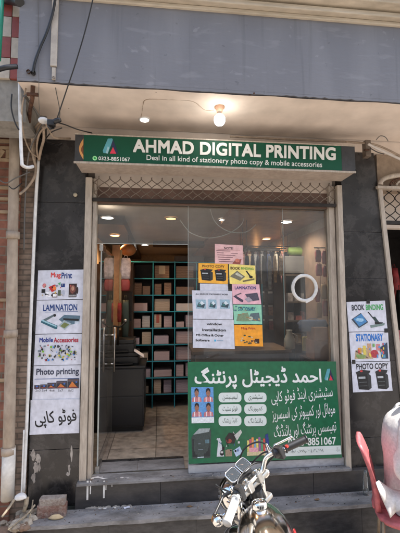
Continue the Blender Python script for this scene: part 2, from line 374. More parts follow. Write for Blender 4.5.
M_paper = dirty('white_paper', (0.60, 0.61, 0.68, 1), (0.50, 0.51, 0.575, 1), 0.6, 4, 0.55, bump=0.06, bscale=18)
M_glass = glass('shop_glass', 1.5)
M_rust = mat('rusty_iron', (0.10, 0.045, 0.025, 1), 0.8, 0.2, var=0.5, scale=40)
M_iron = mat('dark_iron', (0.03, 0.024, 0.02, 1), 0.6, 0.4, var=0.4, scale=20)

ZT, YP = 0.085, -0.11                    # platform top, its front edge
ZL = U(200, 502.5, YP).z; YL = UZ(200, 515.5, ZL).y
GZ = ZL-0.25
XL, XR = -0.60, 1.56                     # shop opening
ZC = 2.895                               # canopy underside
YF = -0.68

# ------------------------------------------------------------------ ground and street
M_ground = dirty('street_concrete', (0.30, 0.26, 0.22, 1), (0.17, 0.145, 0.12, 1), 0.8, 0.9, 0.9, bump=0.4, bscale=30)
struct(MB().box((-60, -60, GZ-0.3), (60, 60, GZ), M_ground).build('ground'))

# ------------------------------------------------------------------ the shop building
B = thing('shop_building', 'shop front building with slate grey canopy fascia, cream soffit, black marble pillars and steps', 'building', (0.4, 0.5, GZ))
XE = 3.6
def drip_mat(name, col, light, dark):
    mt, nt, b = base_mat(name); N = nt.nodes; L = nt.links; tc = N.new('ShaderNodeTexCoord')
    def noise(sc_, scale, det=6, dist=0):
        mp = N.new('ShaderNodeMapping'); mp.inputs['Scale'].default_value = sc_; L.new(tc.outputs['Object'], mp.inputs['Vector'])
        n = N.new('ShaderNodeTexNoise'); n.inputs['Scale'].default_value = scale; n.inputs['Detail'].default_value = det; n.inputs['Distortion'].default_value = dist; L.new(mp.outputs[0], n.inputs['Vector']); return n
    def step(n, a, b_, hi):
        r = N.new('ShaderNodeMapRange'); r.inputs['From Min'].default_value = a; r.inputs['From Max'].default_value = b_; r.inputs['To Max'].default_value = hi; L.new(n.outputs['Fac'], r.inputs['Value']); return r
    cur = None
    for n, a, b_, hi, c in ((noise((1, 1, .25), 3.5), .45, .75, .45, light), (noise((7, 1, .35), 3, 8), .58, .72, .35, dark), (noise((2.5, 1, 9), 2.2, 8), .60, .70, .32, light), (noise((1, 1, 1), 9, 10, .6), .66, .70, .5, light), (noise((1, 1, 1), 26, 8), .68, .72, .5, dark)):
        m = N.new('ShaderNodeMixRGB'); m.inputs['Color1'].default_value = col; m.inputs['Color2'].default_value = c; L.new(step(n, a, b_, hi).outputs[0], m.inputs['Fac'])
        if cur is not None: L.new(cur.outputs[0], m.inputs['Color1'])
        cur = m
    L.new(cur.outputs[0], b.inputs['Base Color']); b.inputs['Roughness'].default_value = .75
    nb = noise((1, 1, 3), 12, 8); bp = N.new('ShaderNodeBump'); bp.inputs['Strength'].default_value = .25; bp.inputs['Distance'].default_value = .01; L.new(nb.outputs['Fac'], bp.inputs['Height']); L.new(bp.outputs[0], b.inputs['Normal']); return mt
M_fascia = drip_mat('slate_fascia', (0.155, 0.156, 0.170, 1), (0.25, 0.25, 0.262, 1), (0.09, 0.09, 0.096, 1))
mb = MB(); xl = U(17, 80, YF).x
mb.box((xl, YF, ZC+.02), (XE, YF+0.12, 3.476), M_fascia)
ge = random.Random(77); nE = 160; ez = [ZC+.0+ge.uniform(-.002, .002)+(.006 if ge.random() < .08 else 0) for _ in range(nE+1)]
poly = [(xl, ZC+.0195), (XE, ZC+.0195)]+[(XE-(XE-xl)*i/nE, ez[i]) for i in range(nE+1)]
mb.prism(poly, YF+.0005, YF+.12, M_fascia); mb.build('fascia', None, B)
mb = MB()
nx, ny = 60, 8                           # hand plastered soffit, slightly uneven
vs = [Vector((xl+0.004+(XE-xl-.004)*i/nx, YF+0.004+(0.62)*j/ny, ZC-0.010+0.004*math.sin(i*0.9+j*1.3)*math.sin(i*0.31+1))) for i in range(nx+1) for j in range(ny+1)]
mb.add(vs, [(i*(ny+1)+j, (i+1)*(ny+1)+j, (i+1)*(ny+1)+j+1, i*(ny+1)+j+1) for i in range(nx) for j in range(ny)], M_soffit, True)
mb.box((xl+.004, YF+0.12, ZC+0.006), (XE, 0.0, ZC+0.12), M_soffit)
mb.build('soffit', None, B)
# beam behind the sign, back of the soffit
mb = MB(); mb.box((xl+.006, -0.045, 2.775), (XE, 0.12, ZC+.01), M_soffit); mb.build('lintel', None, B)
mb = MB(); mb.box((XL-.004, .062, 2.30), (XR+.035, .16, 2.775), M_soffit); mb.build('head_wall', None, B)
# cornice mouldings
mb = MB(); z0 = 3.476
x0c = U(152, 2, -0.72).x
for yy, za, zb in ((-0.70, 0, .028), (-0.74, .028, .065), (-0.715, .065, .085), (-0.80, .085, .14), (-0.86, .14, .26)):
    mb.box((xl-.002, yy, z0+za), (XE, -0.5, z0+zb), M_cornice)
mb.build('cornice', None, B, bevel=0.006)
MB().box((xl, YF, 3.738), (XE, -0.3, 5.2), M_fascia).build('unseen_upper_wall', None, B)  # out of view above the cornice, added as a shadow caster
# pillars with slab joints
def slabs(name, pts_l, pts_r, zs, Y, thick, m, parent):
    """pillar faced with stone slabs; side edges run between bottom and top x"""
    mb = MB(); zb, zt = zs[0], zs[-1]
    f = lambda p, z: p[0]+(p[1]-p[0])*(z-zb)/(zt-zb)
    for a, b in zip(zs[:-1], zs[1:]):
        g = 0.0015
        mb.prism([(f(pts_l, a+g), a+g), (f(pts_r, a+g), a+g), (f(pts_r, b-g), b-g), (f(pts_l, b-g), b-g)], Y-random.uniform(0, .001), Y+thick, m)
    return mb.build(name, None, parent, bevel=0.0012)
zj = [U(360, 232, -.05).z, U(360, 322, -.05).z]
slabs('marble_pillar', (U(29, 470, -.05).x, U(38, 150, -.05).x), (XL-.005, XL-.005), [ZL+.001, .32, .95, 1.62, 2.25, 2.774], -.05, .16, M_black, B)
slabs('marble_pillar', (XR+.036, XR+.036), (U(408.5, 480, -.05).x, U(375, 190, -.05).x), [ZL+.001, .30, .93, 1.64, zj[0], 2.774], -.05, .16, M_black, B)
# steps: dark riser faces with grey treads on top
mb = MB(); xs0, xs1 = U(26, 500, YP).x, 2.1
xj = [XL-.02, 0.02, .62, 1.25, xs1]
for a, b in zip(xj[:-1], xj[1:]): mb.box((a+.001, YP+.012, ZL), (b-.001, 0.3, ZT-.022), M_riser)
mb.box((XL-.01, YP, ZT-.022), (XR+.01, 0.045, ZT), M_step)
st = mb.build('step', None, B, bevel=0.003)
mb = MB(); sx0 = U(15, 527, YL).x
[mb.box((a_, YL+.015, GZ-.01), (b_-.002, .3, ZL-.026), M_lowriser) for a_, b_ in ((sx0+.02, -.35), (-.35, .28), (.28, .92), (.92, 1.56), (1.56, 2.35))]
# worn tread with an irregular front edge
N = 60; fr = [(sx0+(2.35-sx0)*i/N, YL+.003*math.sin(i*.7)+random.uniform(-.002, .002)) for i in range(N+1)]
for i in range(N):
    (xa, ya), (xb, yb) = fr[i], fr[i+1]; yb_ = YP+.013
    mb.add([(xa, ya, ZL), (xb, yb, ZL), (xb, yb_, ZL), (xa, yb_, ZL), (xa, ya, ZL-.026), (xb, yb, ZL-.026), (xa, yb_, ZL-.026), (xb, yb_, ZL-.026)], [(0, 1, 2, 3), (4, 5, 1, 0), (4, 6, 7, 5)], M_step)
mb.build('step', None, B, label='lower worn grey step')
mb = MB()   # splashed white paint on the riser below the door jamb
for px, w_, y0, y1 in ((87.5, 1.3, 481, 500), (90.5, .8, 481, 494), (104, 1.2, 481, 498), (106, .6, 482, 490), (112, .5, 482, 487)):
    a = U(px-w_/2, y0, YP+.010); b = U(px+w_*.6, y1, YP+.010); mb.box((a.x, YP+.009, b.z), (b.x, YP+.013, a.z), M_white)
gq = random.Random(31)
for px, py, r in ((92, 478.5, .03), (97, 477.5, .045), (104, 478.5, .03), (122, 477.8, .022), (128, 477.5, .012)):
    a = UZ(px, py, ZT); q = [(a.x+r*math.cos(t)*gq.uniform(.5, 1.2), max(YP+.004, a.y+r*.3*math.sin(t)*gq.uniform(.4, 1.2)), ZT+.0012) for t in [2*PI*k/13 for k in range(13)]]; mb.add(q, [list(range(13))], M_white)
for k in range(24):
    a = UZ(100+random.gauss(10, 12), 505+random.uniform(-2, 3), ZL); mb.lathe([(0, .0012), (random.uniform(.004, .02), 0)], (a.x, a.y, ZL+.0006), m=M_white, n=7)
mb.build('paint_splash', None, B)

# interior shell
M_iwall = dirty('interior_cream', (0.46, 0.38, 0.29, 1), (0.33, 0.26, 0.19, 1), 0.4, 1.2, 0.8, bump=0.03)
M_iceil = mat('interior_ceiling', (0.44, 0.36, 0.29, 1), 0.6, var=0.15, scale=2)
M_wood = mat('ceiling_wood', (0.42, 0.21, 0.09, 1), 0.35, var=0.4, scale=9, col2=(0.26, 0.12, 0.05, 1))
M_dwood = mat('dark_wood', (0.05, 0.03, 0.02, 1), 0.45, var=0.4, scale=9)
M_tile = bricks('floor_tile', (0.44, 0.38, 0.31, 1), (0.34, 0.29, 0.24, 1), (0.16, 0.135, 0.11, 1), 0.42, 0.30, 0.004, 0.3, 0.0, 'XY')
YB, ZI = 4.7, 2.36
xi0, xi1 = -0.80, 1.72
mb = MB(); mb.box((xi0, 0.046, ZT-.05), (xi1, YB, ZT-.001), M_tile); mb.build('floor', None, B)
mb = MB()
for a_, b_ in ((XL+.09, -.17), (-.168, .22)): mb.box((a_, .05, ZT-.0005), (b_, .235, ZT+.004), M_step)
mb.box((XL+.09, .2355, ZT-.0005), (.22, .262, ZT+.012), M_black); mb.build('door_sill', None, B, bevel=.002)
mb = MB(); mb.box((xi0-.1, .11, ZT-.05), (xi0, YB, 2.8), M_iwall); mb.box((xi1, .11, ZT-.05), (xi1+.1, YB, 2.8), M_iwall)
mb.box((xi0-.1, YB, ZT-.05), (xi1+.1, YB+.1, 2.8), M_iwall); mb.build('interior_wall', None, B)
mb = MB(); mb.box((xi0, .12, ZI), (xi1, YB, ZI+.1), M_iceil)
mb.box((0.70, .35, ZI-.05), (xi1, YB, ZI), M_wood)
mb.box((xi0, .9, ZI-.10), (xi0+.42, YB, ZI-.002), M_dwood); mb.box((-.1, 2.7, ZI-.07), (.72, 2.95, ZI-.002), M_dwood); mb.build('ceiling', None, B)
mb = MB(); mb.box((.3, 4.4, 1.8), (1.2, 4.69, 2.2), M_dwood); mb.box((-.75, 4.5, 1.7), (0.1, 4.69, 1.95), M_dwood); mb.build('wall_cabinet', None, B, bevel=.004)
# grey column inside right, behind the glass
M_col = dirty('pale_column', (0.40, 0.38, 0.28, 1), (0.28, 0.26, 0.18, 1), .4, 2, .6)
a = U(306, 222, 1.3); b = U(319, 250, 1.3)
MB().box((a.x, 1.3, 0.1), (b.x, 1.5, ZI-.05), M_col).build('column', None, B)

# opposite side of the street, added unseen for reflections, sky blocking and bounce
OB = thing('opposite_building', 'plain plastered building added unseen across the street facing the shop', 'building', (0, -9, GZ))
M_opp = dirty('opposite_plaster', (0.62, 0.55, 0.46, 1), (0.2, 0.16, 0.12, 1), .6, .8, .9)
MB().box((-11, -10, GZ), (11, -8.6, 8.4), M_opp).build('wall', None, OB)
for i in range(5):
    mb = MB(); mb.box((-7.2+i*3.2, -8.62, GZ+.02), (-5.0+i*3.2, -8.56, 2.3), M_iron); mb.build('shutter', None, OB); mb = MB(); mb.box((-7+i*3.2, -8.63, 3.3), (-5.6+i*3.2, -8.57, 4.7), M_frame); mb.build('window', None, OB)

# ------------------------------------------------------------------ left neighbour wall
LW = thing('brick_wall', 'old brown tiled wall with carved tan band left of the black marble pillar', 'wall', (-1.4, 0, GZ))
M_br = bricks('brown_tiles', (0.21, 0.145, 0.105, 1), (0.29, 0.21, 0.155, 1), (0.15, 0.115, 0.085, 1), 0.13, 0.042, 0.006)
M_red = bricks('red_brick', (0.26, 0.10, 0.06, 1), (0.20, 0.085, 0.055, 1), (0.2, 0.15, 0.11, 1), 0.2, 0.07, 0.006)
M_carv = dirty('carved_plaster', (0.36, 0.26, 0.16, 1), (0.2, 0.13, 0.08, 1), .6, 10, .8, bump=.4)
pl = U(38, 150, 0).x; pb = U(29, 470, 0).x
xm = U(19, 300, 0).x
mb = MB(); mb.prism([(xm, GZ), (pb-.004, GZ), (pl-.004, 2.86), (xm, 2.86)], -.03, .2, M_br); mb.box((-3.2, -.05, GZ), (xm-.0005, .2, 2.88), M_red)
mb.build('wall', None, LW)
mb = MB()
for yy in (141, 148, 160, 188, 199, 212, 300, 380):
    a = U(2, yy, -.055); mb.box((-3.2, -.064, a.z-.012), (xm-.002, -.04, a.z+.012), M_carv)
a = U(2, 154, -.055)
for k in range(16):
    mb.box((xm-.03-k*.055, -.062, a.z-.035), (xm-.065-k*.055, -.04, a.z+.035), M_carv, rot=Matrix.Rotation(.0 if k % 2 else .5, 3, 'Y'))
mb.build('carved_band', None, LW)
zc = U(5, 80, -.5).z
mb = MB(); mb.box((-3.2, -.50, 2.70), (xl-.002, -.22, zc), M_concrete, ch=.0); mb.box((-3.2, -.2195, 2.87), (xl+.05, .2, zc-.01), M_concrete); mb.box((-3.2, .125, 2.5), (xl+.3, .25, 3.4), M_concrete); mb.build('concrete_beam', None, LW)
# checkered tile parapet above
T1 = dirty('cream_tile', (0.50, 0.44, 0.36, 1), (0.35, 0.28, 0.2, 1), .5, 6, .5); T2 = dirty('red_tile', (0.28, 0.06, 0.045, 1), (0.18, 0.05, 0.04, 1), .5, 6, .5)
mb = MB(); s_ = 0.145; x_ = xl-.01
for i in range(6):
    for j in range(9):
        xa = x_-(i+1)*s_+.045; xb = min(x_, xa+s_)
        mb.box((xa+.002, -.52, zc+j*s_*1.05+.002), (xb-.002, -.3, zc+(j+1)*s_*1.05-.002), T1 if (i+j) % 2 else T2)
mb.build('tile_parapet', None, LW, bevel=.002)

# ------------------------------------------------------------------ right neighbour shop
RN = thing('neighbouring_shop', 'dim neighbouring shop behind lattice gate right of the black marble pillar', 'shop', (2.4, 0, GZ))
M_tan = dirty('tan_plaster', (0.34, 0.26, 0.19, 1), (0.22, 0.16, 0.11, 1), .6, 3, .85, bump=.3)
a = U(378, 192, -.03)
xt, xbm = U(376, 190, -.04).x, U(408.9, 480, -.04).x
mb = MB(); mb.box((xt+.03, -.02, a.z+.031), (3.6, .3, 2.774), M_tan); mb.build('wall', None, RN)
mb = MB(); wd = .042
mb.prism([(xbm+.004, ZL), (xbm+wd, ZL), (xt+wd, a.z+.03), (xt+.004, a.z+.03)], -.07, .02, M_frame); mb.build('door_jamb', None, RN, bevel=.003)
# curved ornamental head of the opening
mb = MB(); z = a.z+.03
cx = xt+.62
for r0, yv, m_, th in ((.60, -.075, M_frame, .022), (.50, -.065, M_rust, .009), (.44, -.065, M_frame, .010)):
    pts = [(cx-r0*math.cos(t)*1.0, yv, z+.01+.13*r0/.6*math.sin(t)**.6) for t in [PI*(i+.2)/30.4 for i in range(31)]]
    mb.tube(pts, th, m_, 8)
for k in range(5):
    px = xt+.16+k*.12; mb.tube([(px+.025*math.cos(t)*(1-t/9), -.066, z+.045+.022*math.sin(t)*(1-t/9)) for t in [i*.5 for i in range(16)]], .004, M_rust, 6)
mb.box((xt-.01, -.085, z-.012), (cx+.65, -.03, z+.012), M_frame); mb.build('ornate_head', None, RN)
def lattice(mb, x0, x1, z0, z1, Y, cell, r, m, rows=None):
    """two crossing families of wavy bars"""
    n = int((x1-x0)/cell)+2; H = z1-z0
    for k in range(n):
        for sgn in (1, -1):
            pts = []; S = 28
            for i in range(S+1):
                zz = z0+H*i/S; ph = PI*(i/S)*(H/cell/1.0)
                xx = x0+k*cell+sgn*cell/2*math.cos(ph)*1.0
                if x0 <= xx <= x1: pts.append((xx, Y+.004*sgn, zz))
            if len(pts) > 1: mb.tube(pts, r, m, 6)
mb = MB(); zb = U(385, 221, .0).z
lattice(mb, xt+wd, 3.2, zb, a.z+.02, -.005, .105, .0045, M_iron)
mb.box((xt+wd-.0, -.025, zb-.03), (3.2, .02, zb), M_iron); mb.build('lattice_gate', None, RN)
mb = MB(); mb.box((xt+.045, .12, zb-.04), (3.4, .2, a.z+.2), M_soffit); mb.build('transom', None, RN)
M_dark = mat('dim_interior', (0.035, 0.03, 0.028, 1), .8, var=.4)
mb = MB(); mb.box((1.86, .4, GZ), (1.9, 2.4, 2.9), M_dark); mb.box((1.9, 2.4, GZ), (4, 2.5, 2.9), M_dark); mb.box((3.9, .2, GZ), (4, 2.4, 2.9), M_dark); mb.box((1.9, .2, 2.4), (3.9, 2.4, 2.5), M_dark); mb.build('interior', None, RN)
M_redg = mat('red_cloth', (0.28, 0.02, 0.02, 1), .7, var=.5, scale=12); M_pinkg = mat('pink_cloth', (0.45, .13, .14, 1), .7, var=.4, scale=12)
# ------------------------------------------------------------------ shop front: jambs, glazing, door
SF = thing('glazed_screen', 'tan metal framed glass screen of the shop between two black marble pillars', 'glass screen', (0.45, 0, ZT))
jz = 2.46
mb = MB(); mb.box((XL, -.075, ZT+.0), (XL+.052, .06, jz), M_frame); mb.build('jamb', None, SF, bevel=.004)
mb = MB(); mb.box((XL+.056, -.045, ZT), (XL+.085, .05, jz), M_frame); mb.box((XL+.050, -.02, ZT), (XL+.058, .04, jz), M_iron); mb.build('inner_jamb', None, SF, bevel=.003)
xg1 = U(330, 300, 0).x
xr = lambda px, py=330, Y=-.06: U(px, py, Y).x
mb = MB(); mb.box((xg1, -.035, ZT), (xg1+.05, .05, jz), M_frame); mb.build('inner_jamb', None, SF, bevel=.003)
mb = MB(); mb.box((xg1+.053, -.01, ZT), (xg1+.060, .04, jz), M_iron); mb.box((xg1+.061, -.075, ZT-.04), (XR+.03, .06, jz), M_frame); mb.build('jamb', None, SF, bevel=.004)
zt = U(200, 206, 0).z; ztr = U(150, 244, 0).z
xd = U(188.5, 300, 0).x
gx0 = XL+.087; gx1 = xg1-.001
mb = MB(); mb.box((gx0, .016, ztr+.004), (xd-.003, .024, zt), M_glass); mb.build('transom_glass', None, SF)
xm2 = U(284, 260, 0).x
mb = MB(); mb.box((xd, .016, ZT+.002), (xm2-.001, .024, zt), M_glass); mb.build('glass_panel', None, SF)
mb = MB(); mb.box((xm2+.001, .016, ZT+.002), (gx1, .024, zt), M_glass); mb.build('glass_panel', None, SF)
M_gedge = mat('glass_edge', (0.42, 0.45, 0.42, 1), .2, var=.2)
mb = MB(); mb.box((xd-.003, .014, ZT+.002), (xd-.0005, .026, zt), M_gedge); mb.box((gx0, .014, ztr), (xd-.0035, .026, ztr+.0035), M_gedge)
mb.box((xm2-.0012, .012, zt-1.0), (xm2+.0012, .0155, zt), M_gedge); mb.build('glass_edge', None, SF)
mb = MB(); mb.box((gx0-.005, .005, zt), (gx1+.003, .045, zt+.022), M_framed); mb.build('head_rail', None, SF)
mb = MB(); mb.box((gx0, .028, ZT), (xd, .044, ZT+.004), M_steel); mb.build('threshold', None, SF)
# open door leaf, swung 90 degrees inward from the left jamb
D = thing('glass_door', 'frameless glass door standing open inward against the left side with a tall steel handle', 'door', (gx0+.02, .05, ZT))
x_ = gx0+.03; dz1 = ztr-.01
mb = MB(); mb.box((x_-.005, .06, ZT+.012), (x_+.005, .90, dz1), M_glass); mb.build('pane', None, D)
mb = MB(); mb.box((x_-.0055, .9002, ZT+.012), (x_+.0055, .902, dz1), M_gedge); mb.box((x_-.0055, .058, ZT+.012), (x_+.0055, .0598, dz1), M_gedge); mb.build('pane_edge', None, D)
for z0, z1 in ((ZT+.004, ZT+.05), (dz1-.045, dz1+.008)):
    mb = MB(); mb.box((x_-.016, .045, z0), (x_+.016, .20, z1), M_steel, ch=.004); mb.build('patch_fitting', None, D)
hy = .62
h0 = U(110, 372, hy).z; h1 = U(110, 327, hy).z; hx = U(110, 350, hy).x
x_h = x_
for s in (-1, 1):
    mb = MB(); mb.tube([(x_h+s*.055, hy, h0), (x_h+s*.055, hy, h1)], .009, M_steel, 12)
    for f in (.18, .82): mb.tube([(x_h+s*.005, hy, h0+(h1-h0)*f), (x_h+s*.055, hy, h0+(h1-h0)*f)], .008, M_steel, 10)
    mb.build('handle', None, D)
# ------------------------------------------------------------------ folded lattice grille above the glass
G = thing('rolling_grille', 'brown lattice security grille pulled up under the green sign above the glass', 'grille', (0.45, -.04, zt))
mb = MB(); z0 = zt+.035; z1 = 2.478
lattice(mb, XL+.06, xg1+.05, z0, z1, -.052, .086, .0038, M_framed); mb.build('lattice', None, G)
mb = MB(); mb.box((XL+.055, -.066, zt+.005), (xg1+.05, -.038, zt+.033), M_iron); mb.build('bottom_bar', None, G, bevel=.003)
mb = MB(); zc_ = z0+.105
mb.box((XL+.06, .0, z0-.03), (xg1+.05, .02, zc_), mat('brown_board', (0.17, 0.10, 0.075, 1), .6, var=.3, scale=7)); mb.box((XL+.06, .0, zc_+.0015), (xg1+.05, .02, 2.60), M_soffit); mb.build('backing_board', None, G)

# ------------------------------------------------------------------ sign
YS = -.30
S = thing('shop_sign', 'long green lettered shop sign board in a tan metal box under the canopy', 'sign', (0.45, -.15, 2.50))
GREEN = mat('sign_green', (0.006, 0.072, 0.038, 1), .55, var=.15, scale=3, spec=.25)
BLK = dirty('sign_dark', (0.03, 0.03, 0.032, 1), (.08, .075, .07, 1), .5, 4, .4)
sa = U(75, 147, YS).x; sb = U(355, 160, YS).x; g0 = U(83.7, 147, YS).x; g1 = U(341.5, 160, YS).x; zs0 = 2.503; zs1 = U(200, 140, YS).z
mb = MB(); mb.box((sa+.01, YS+.008, zs0+.012), (sb-.01, -.07, zs1-.003), M_framed)
mb.prism([(sa+.006, zs0-.006), (sb-.003, zs0-.006), (sb-.003, zs0+.012), (sa+.006, zs0+.012)], YS+.006, -.065, dirty('sign_tray', (0.42, 0.35, 0.29, 1), (.25, .19, .15, 1), .6, 6, .5))
mb.build('case', None, S)
mb = MB(); mb.box((g0, YS, zs0+.004), (g1, YS+.007, zs1), GREEN); mb.build('panel', None, S)
MB().box((sa, YS, zs0+.004), (g0-.001, YS+.007, zs1), BLK).build('end_panel', None, S); MB().box((g1+.001, YS, zs0+.004), (sb, YS+.007, zs1), BLK).build('end_panel', None, S)
mb = MB(); mb.box((sa-.006, YS-.004, zs0-.012), (sb+.002, YS+.005, zs0+.003), M_frame); mb.box((sa-.006, YS-.004, zs1+.001), (sb+.002, YS+.005, zs1+.01), M_frame); mb.build('trim', None, S)
WH = mat('sign_white', (0.70, 0.70, 0.66, 1), .4, var=.05); 
fs = Surf((83.7, 132), (341.5, 148), (341.5, 172), (83.7, 162), YS)
def ptext(t, xl_, yt_l, yb_l, xr_, yt_r, yb_r, Y, m, parent, **k):
    s = Surf((xl_, yt_l), (xr_, yt_r), (xr_, yb_r), (xl_, yb_l), Y); return s.text(t, 0, 0, 1, 1, m, parent, **k)
ptext('AHMAD DIGITAL PRINTING', 133, 139.0, 152.5, 335.5, 147.5, 160.7, YS, WH, S, bold=.036, res=4, raised=.004, spacing=1.04, off=.001)
ptext('Deal in all kind of stationery photo copy & mobile accessories', 146.6, 154.8, 161.6, 322, 162.0, 169.0, YS, WH, S, bold=.008, off=.0008)
ptext('0323-8851067', 98.5, 156.4, 160.2, 130, 157.6, 161.6, YS, WH, S, bold=.02, off=.0008)
TEAL = mat('logo_teal', (0.09, 0.34, 0.40, 1), .4); NAVY = mat('logo_navy', (0.012, 0.02, 0.06, 1), .4); CRIM = mat('logo_red', (0.60, 0.03, 0.07, 1), .4)
def logo(surf, box, parent, off=.0008):
    surf.pic([('p', [(.06, .95), (.02, .80), (.34, .03), (.60, .0), (.66, .10), (.34, .95)], TEAL), ('p', [(.20, .95), (.34, .5), (.42, .62), (.34, .98)], mat('logo_pale', (.3, .5, .55, 1), .4)),
              ('p', [(.66, .06), (1.0, .96), (.74, .96), (.54, .42)], NAVY), ('p', [(.66, .55), (.86, .97), (.46, .97)], CRIM)], parent, 'emblem', off, box)
sl_ = Surf((102.5, 138), (118.5, 138.6), (118.5, 154.4), (102.5, 153.8), YS); logo(sl_, (0, 0, 1, 1), S)
sl_ = Surf((92.6, 155.9), (97.2, 156.1), (97.2, 160.6), (92.6, 160.4), YS); sl_.pic([('e', (.5, .5, .5, .5), (150, 220, 150)), ('e', (.5, .5, .25, .25), (40, 150, 80))], S, 'emblem', .0008)
sl_ = Surf((75.5, 131.5), (83.5, 132), (83.5, 162), (75.5, 161.6), YS)
sl_.pic([('p', [(1, .22)]+[(1-.55*math.sin(PI*k/12), .22+.7*(k/12)) for k in range(13)], mat('sign_orange', (.62, .30, .09, 1), .5)), ('p', [(1, .42)]+[(1-.3*math.sin(PI*k/10), .42+.35*(k/10)) for k in range(11)], (120, 70, 40))], S, 'picture', .0008)

# ------------------------------------------------------------------ bulb and ceiling fittings
Lb = thing('light_bulb', 'glowing white bulb in a holder under the cream canopy soffit', 'light bulb', U(219, 107, -.5))
bp_ = U(219.5, 107, -.50); r_ = .030
zc0 = ZC-.004
mb = MB(); mb.lathe([(.038, 0), (.038, -.014), (.026, -.022), (.022, -.045), (.0, -.045)], (bp_.x, -.5, zc0), m=mat('peach_plastic', (.5, .3, .2, 1), .5), n=20); mb.build('holder', None, Lb)
mb = MB(); mb.lathe([(.013, -.045), (.015, -.06), (.026, -.07)], (bp_.x, -.5, zc0), m=M_white, n=20); mb.build('cap', None, Lb)
mb = MB(); mb.lathe([(.026, -.07), (.038, -.085), (.040, -.105), (.038, -.125), (.025, -.142), (0, -.146)], (bp_.x, -.5, zc0), m=emit('bulb_glow', (1, .97, .92, 1), 9.0), n=24); mb.build('globe', None, Lb)
# tapering wire clipped to the soffit
def cable(name, pts, r, m, label, cat='cable', group=None, smooth=6, n=8):
    P = [Vector(p) for p in pts]; out = []
    for i in range(len(P)-1):
        p0 = P[max(i-1, 0)]; p1 = P[i]; p2 = P[i+1]; p3 = P[min(i+2, len(P)-1)]
        for k in range(smooth):
            t = k/smooth; out.append(.5*((2*p1)+(-p0+p2)*t+(2*p0-5*p1+4*p2-p3)*t*t+(-p0+3*p1-3*p2+p3)*t**3))
    out.append(P[-1]); o = MB().tube(out, r, m, n).build(name, m); recentre(o); return tag(o, label, cat, group)
SFT = lambda px, py: UZ(px, py, ZC-.010)
M_wht = mat('white_cable', (.55, .5, .45, 1), .5); M_tanc = mat('tan_cable', (.34, .26, .19, 1), .6, var=.3, scale=20); M_gryc = mat('grey_cable', (.12, .11, .10, 1), .5)
cable('bulb_wire', [SFT(214, 110), SFT(205, 110), SFT(196, 103), SFT(188, 100.5), SFT(168, 99.5), SFT(147, 99.5), SFT(143, 105), SFT(142, 113), SFT(140, 120)], .0028, M_tanc, 'thin tan wire clipped to the cream soffit running left from the glowing bulb')
DL = thing('soffit_light', 'small round white disc light on the cream soffit left of the glowing bulb', 'light', SFT(144, 119))
p = SFT(144.5, 119.3); mb = MB(); mb.lathe([(.045, .006), (.045, -.004), (.036, -.008), (0, -.010)], (p.x, p.y, ZC-.008), m=M_white, n=24); mb.build('rim', None, DL)
mb = MB(); mb.lathe([(.034, -.0105), (.0, -.0125)], (p.x, p.y, ZC-.008), m=emit('disc_glow', (1, .95, .88, 1), 2.2), n=24); mb.build('lens', None, DL)
# small bumps and holes in the soffit
mb = MB()
for px, py in ((69, 109), (97, 93), (97, 115), (156, 93), (331, 128), (330, 129), (254, 94), (250, 96)):
    mb = MB(); p = SFT(px, py); mb.lathe([(.007, .004), (.006, -.001), (0, -.002)], (p.x, p.y, ZC-.006), m=M_rust, n=8); mb.build('anchor_hole', None, B)

# cables across the fascia and at the left corner
FY = YF-.008
CG = 'cables over the fascia and corner'
cable('cable', [U(56, -6, FY-.06), U(53, 12, FY-.03), U(47, 32, FY-.02), U(40, 48, FY-.012), U(35, 62, FY-.008), U(33, 73, FY)], .009, M_wire, 'thick black cable hanging down the slate fascia into the hole above the rusty hook', group=CG)
cable('cable', [U(94, -5, FY-.25), U(86, 28, FY-.18), U(76, 62, FY-.1), U(66, 92, FY), U(57, 119, -.60)], .0042, M_wire, 'thin black wire slanting across the slate fascia down to the black connector', group=CG)
cable('cable', [U(38, -4, FY), U(38.5, 40, FY), U(39, 80, FY), U(39, 100, -.6), U(40, 118, -.5)], .0018, M_gryc, 'hair thin grey wire running straight down the slate fascia', group=CG)
cable('cable', [U(54.5, 80, FY), U(56, 90, -.62), U(60, 112, -.5), U(58, 122, -.45)], .003, M_gryc, 'short grey wire below the beige conduit on the fascia', group=CG)
cable('cable', [U(-3, 70, -.75), U(6, 67.5, -.74), U(17, 66.5, -.70)], .016, M_wire, 'fat black cable entering at the left over the checkered tiles', group=CG)
cable('cable', [U(-3, -2, -.56), U(10, 0, -.56), U(20, 2, FY-.01)], .03, M_wire, 'thick black cable bundle at the top left over the tiles', group=CG)
mb = MB(); a = U(52.5, 5, FY); b = U(57, 67, FY); mb.box((a.x, FY-.012, b.z), (b.x, FY+.006, U(54, -4, FY).z), M_tanc if False else mat('beige_conduit', (.42, .37, .31, 1), .6, var=.3, scale=8), ch=.003)
o = mb.build('conduit', None); recentre(o); tag(o, 'beige flat conduit fixed vertically on the slate fascia', 'conduit')
mb = MB(); a = U(52.5, 68, FY); b = U(55.5, 80, FY); mb.box((a.x, FY-.008, b.z), (b.x, FY+.004, a.z), mat('beige_conduit', (.42, .37, .31, 1), .6)); 
mb.lathe([(.008, -.012), (.008, .004)], (a.x+.012, FY, b.z+.01), (0, 1, 0), M_rust, 8); o = mb.build('conduit_clip', None); recentre(o); tag(o, 'small beige clip below the conduit end on the slate fascia', 'clip')
HO = thing('rusty_hook', 'rusty iron bracket sticking out of the soffit corner above the white pipe', 'bracket', U(32, 90, -.62))
mb = MB(); mb.tube([U(33, 86, -.64), U(32.5, 98, -.6), U(30, 110, -.5), U(29, 122, -.42)], .014, M_rust, 8); mb.build('arm', None, HO)
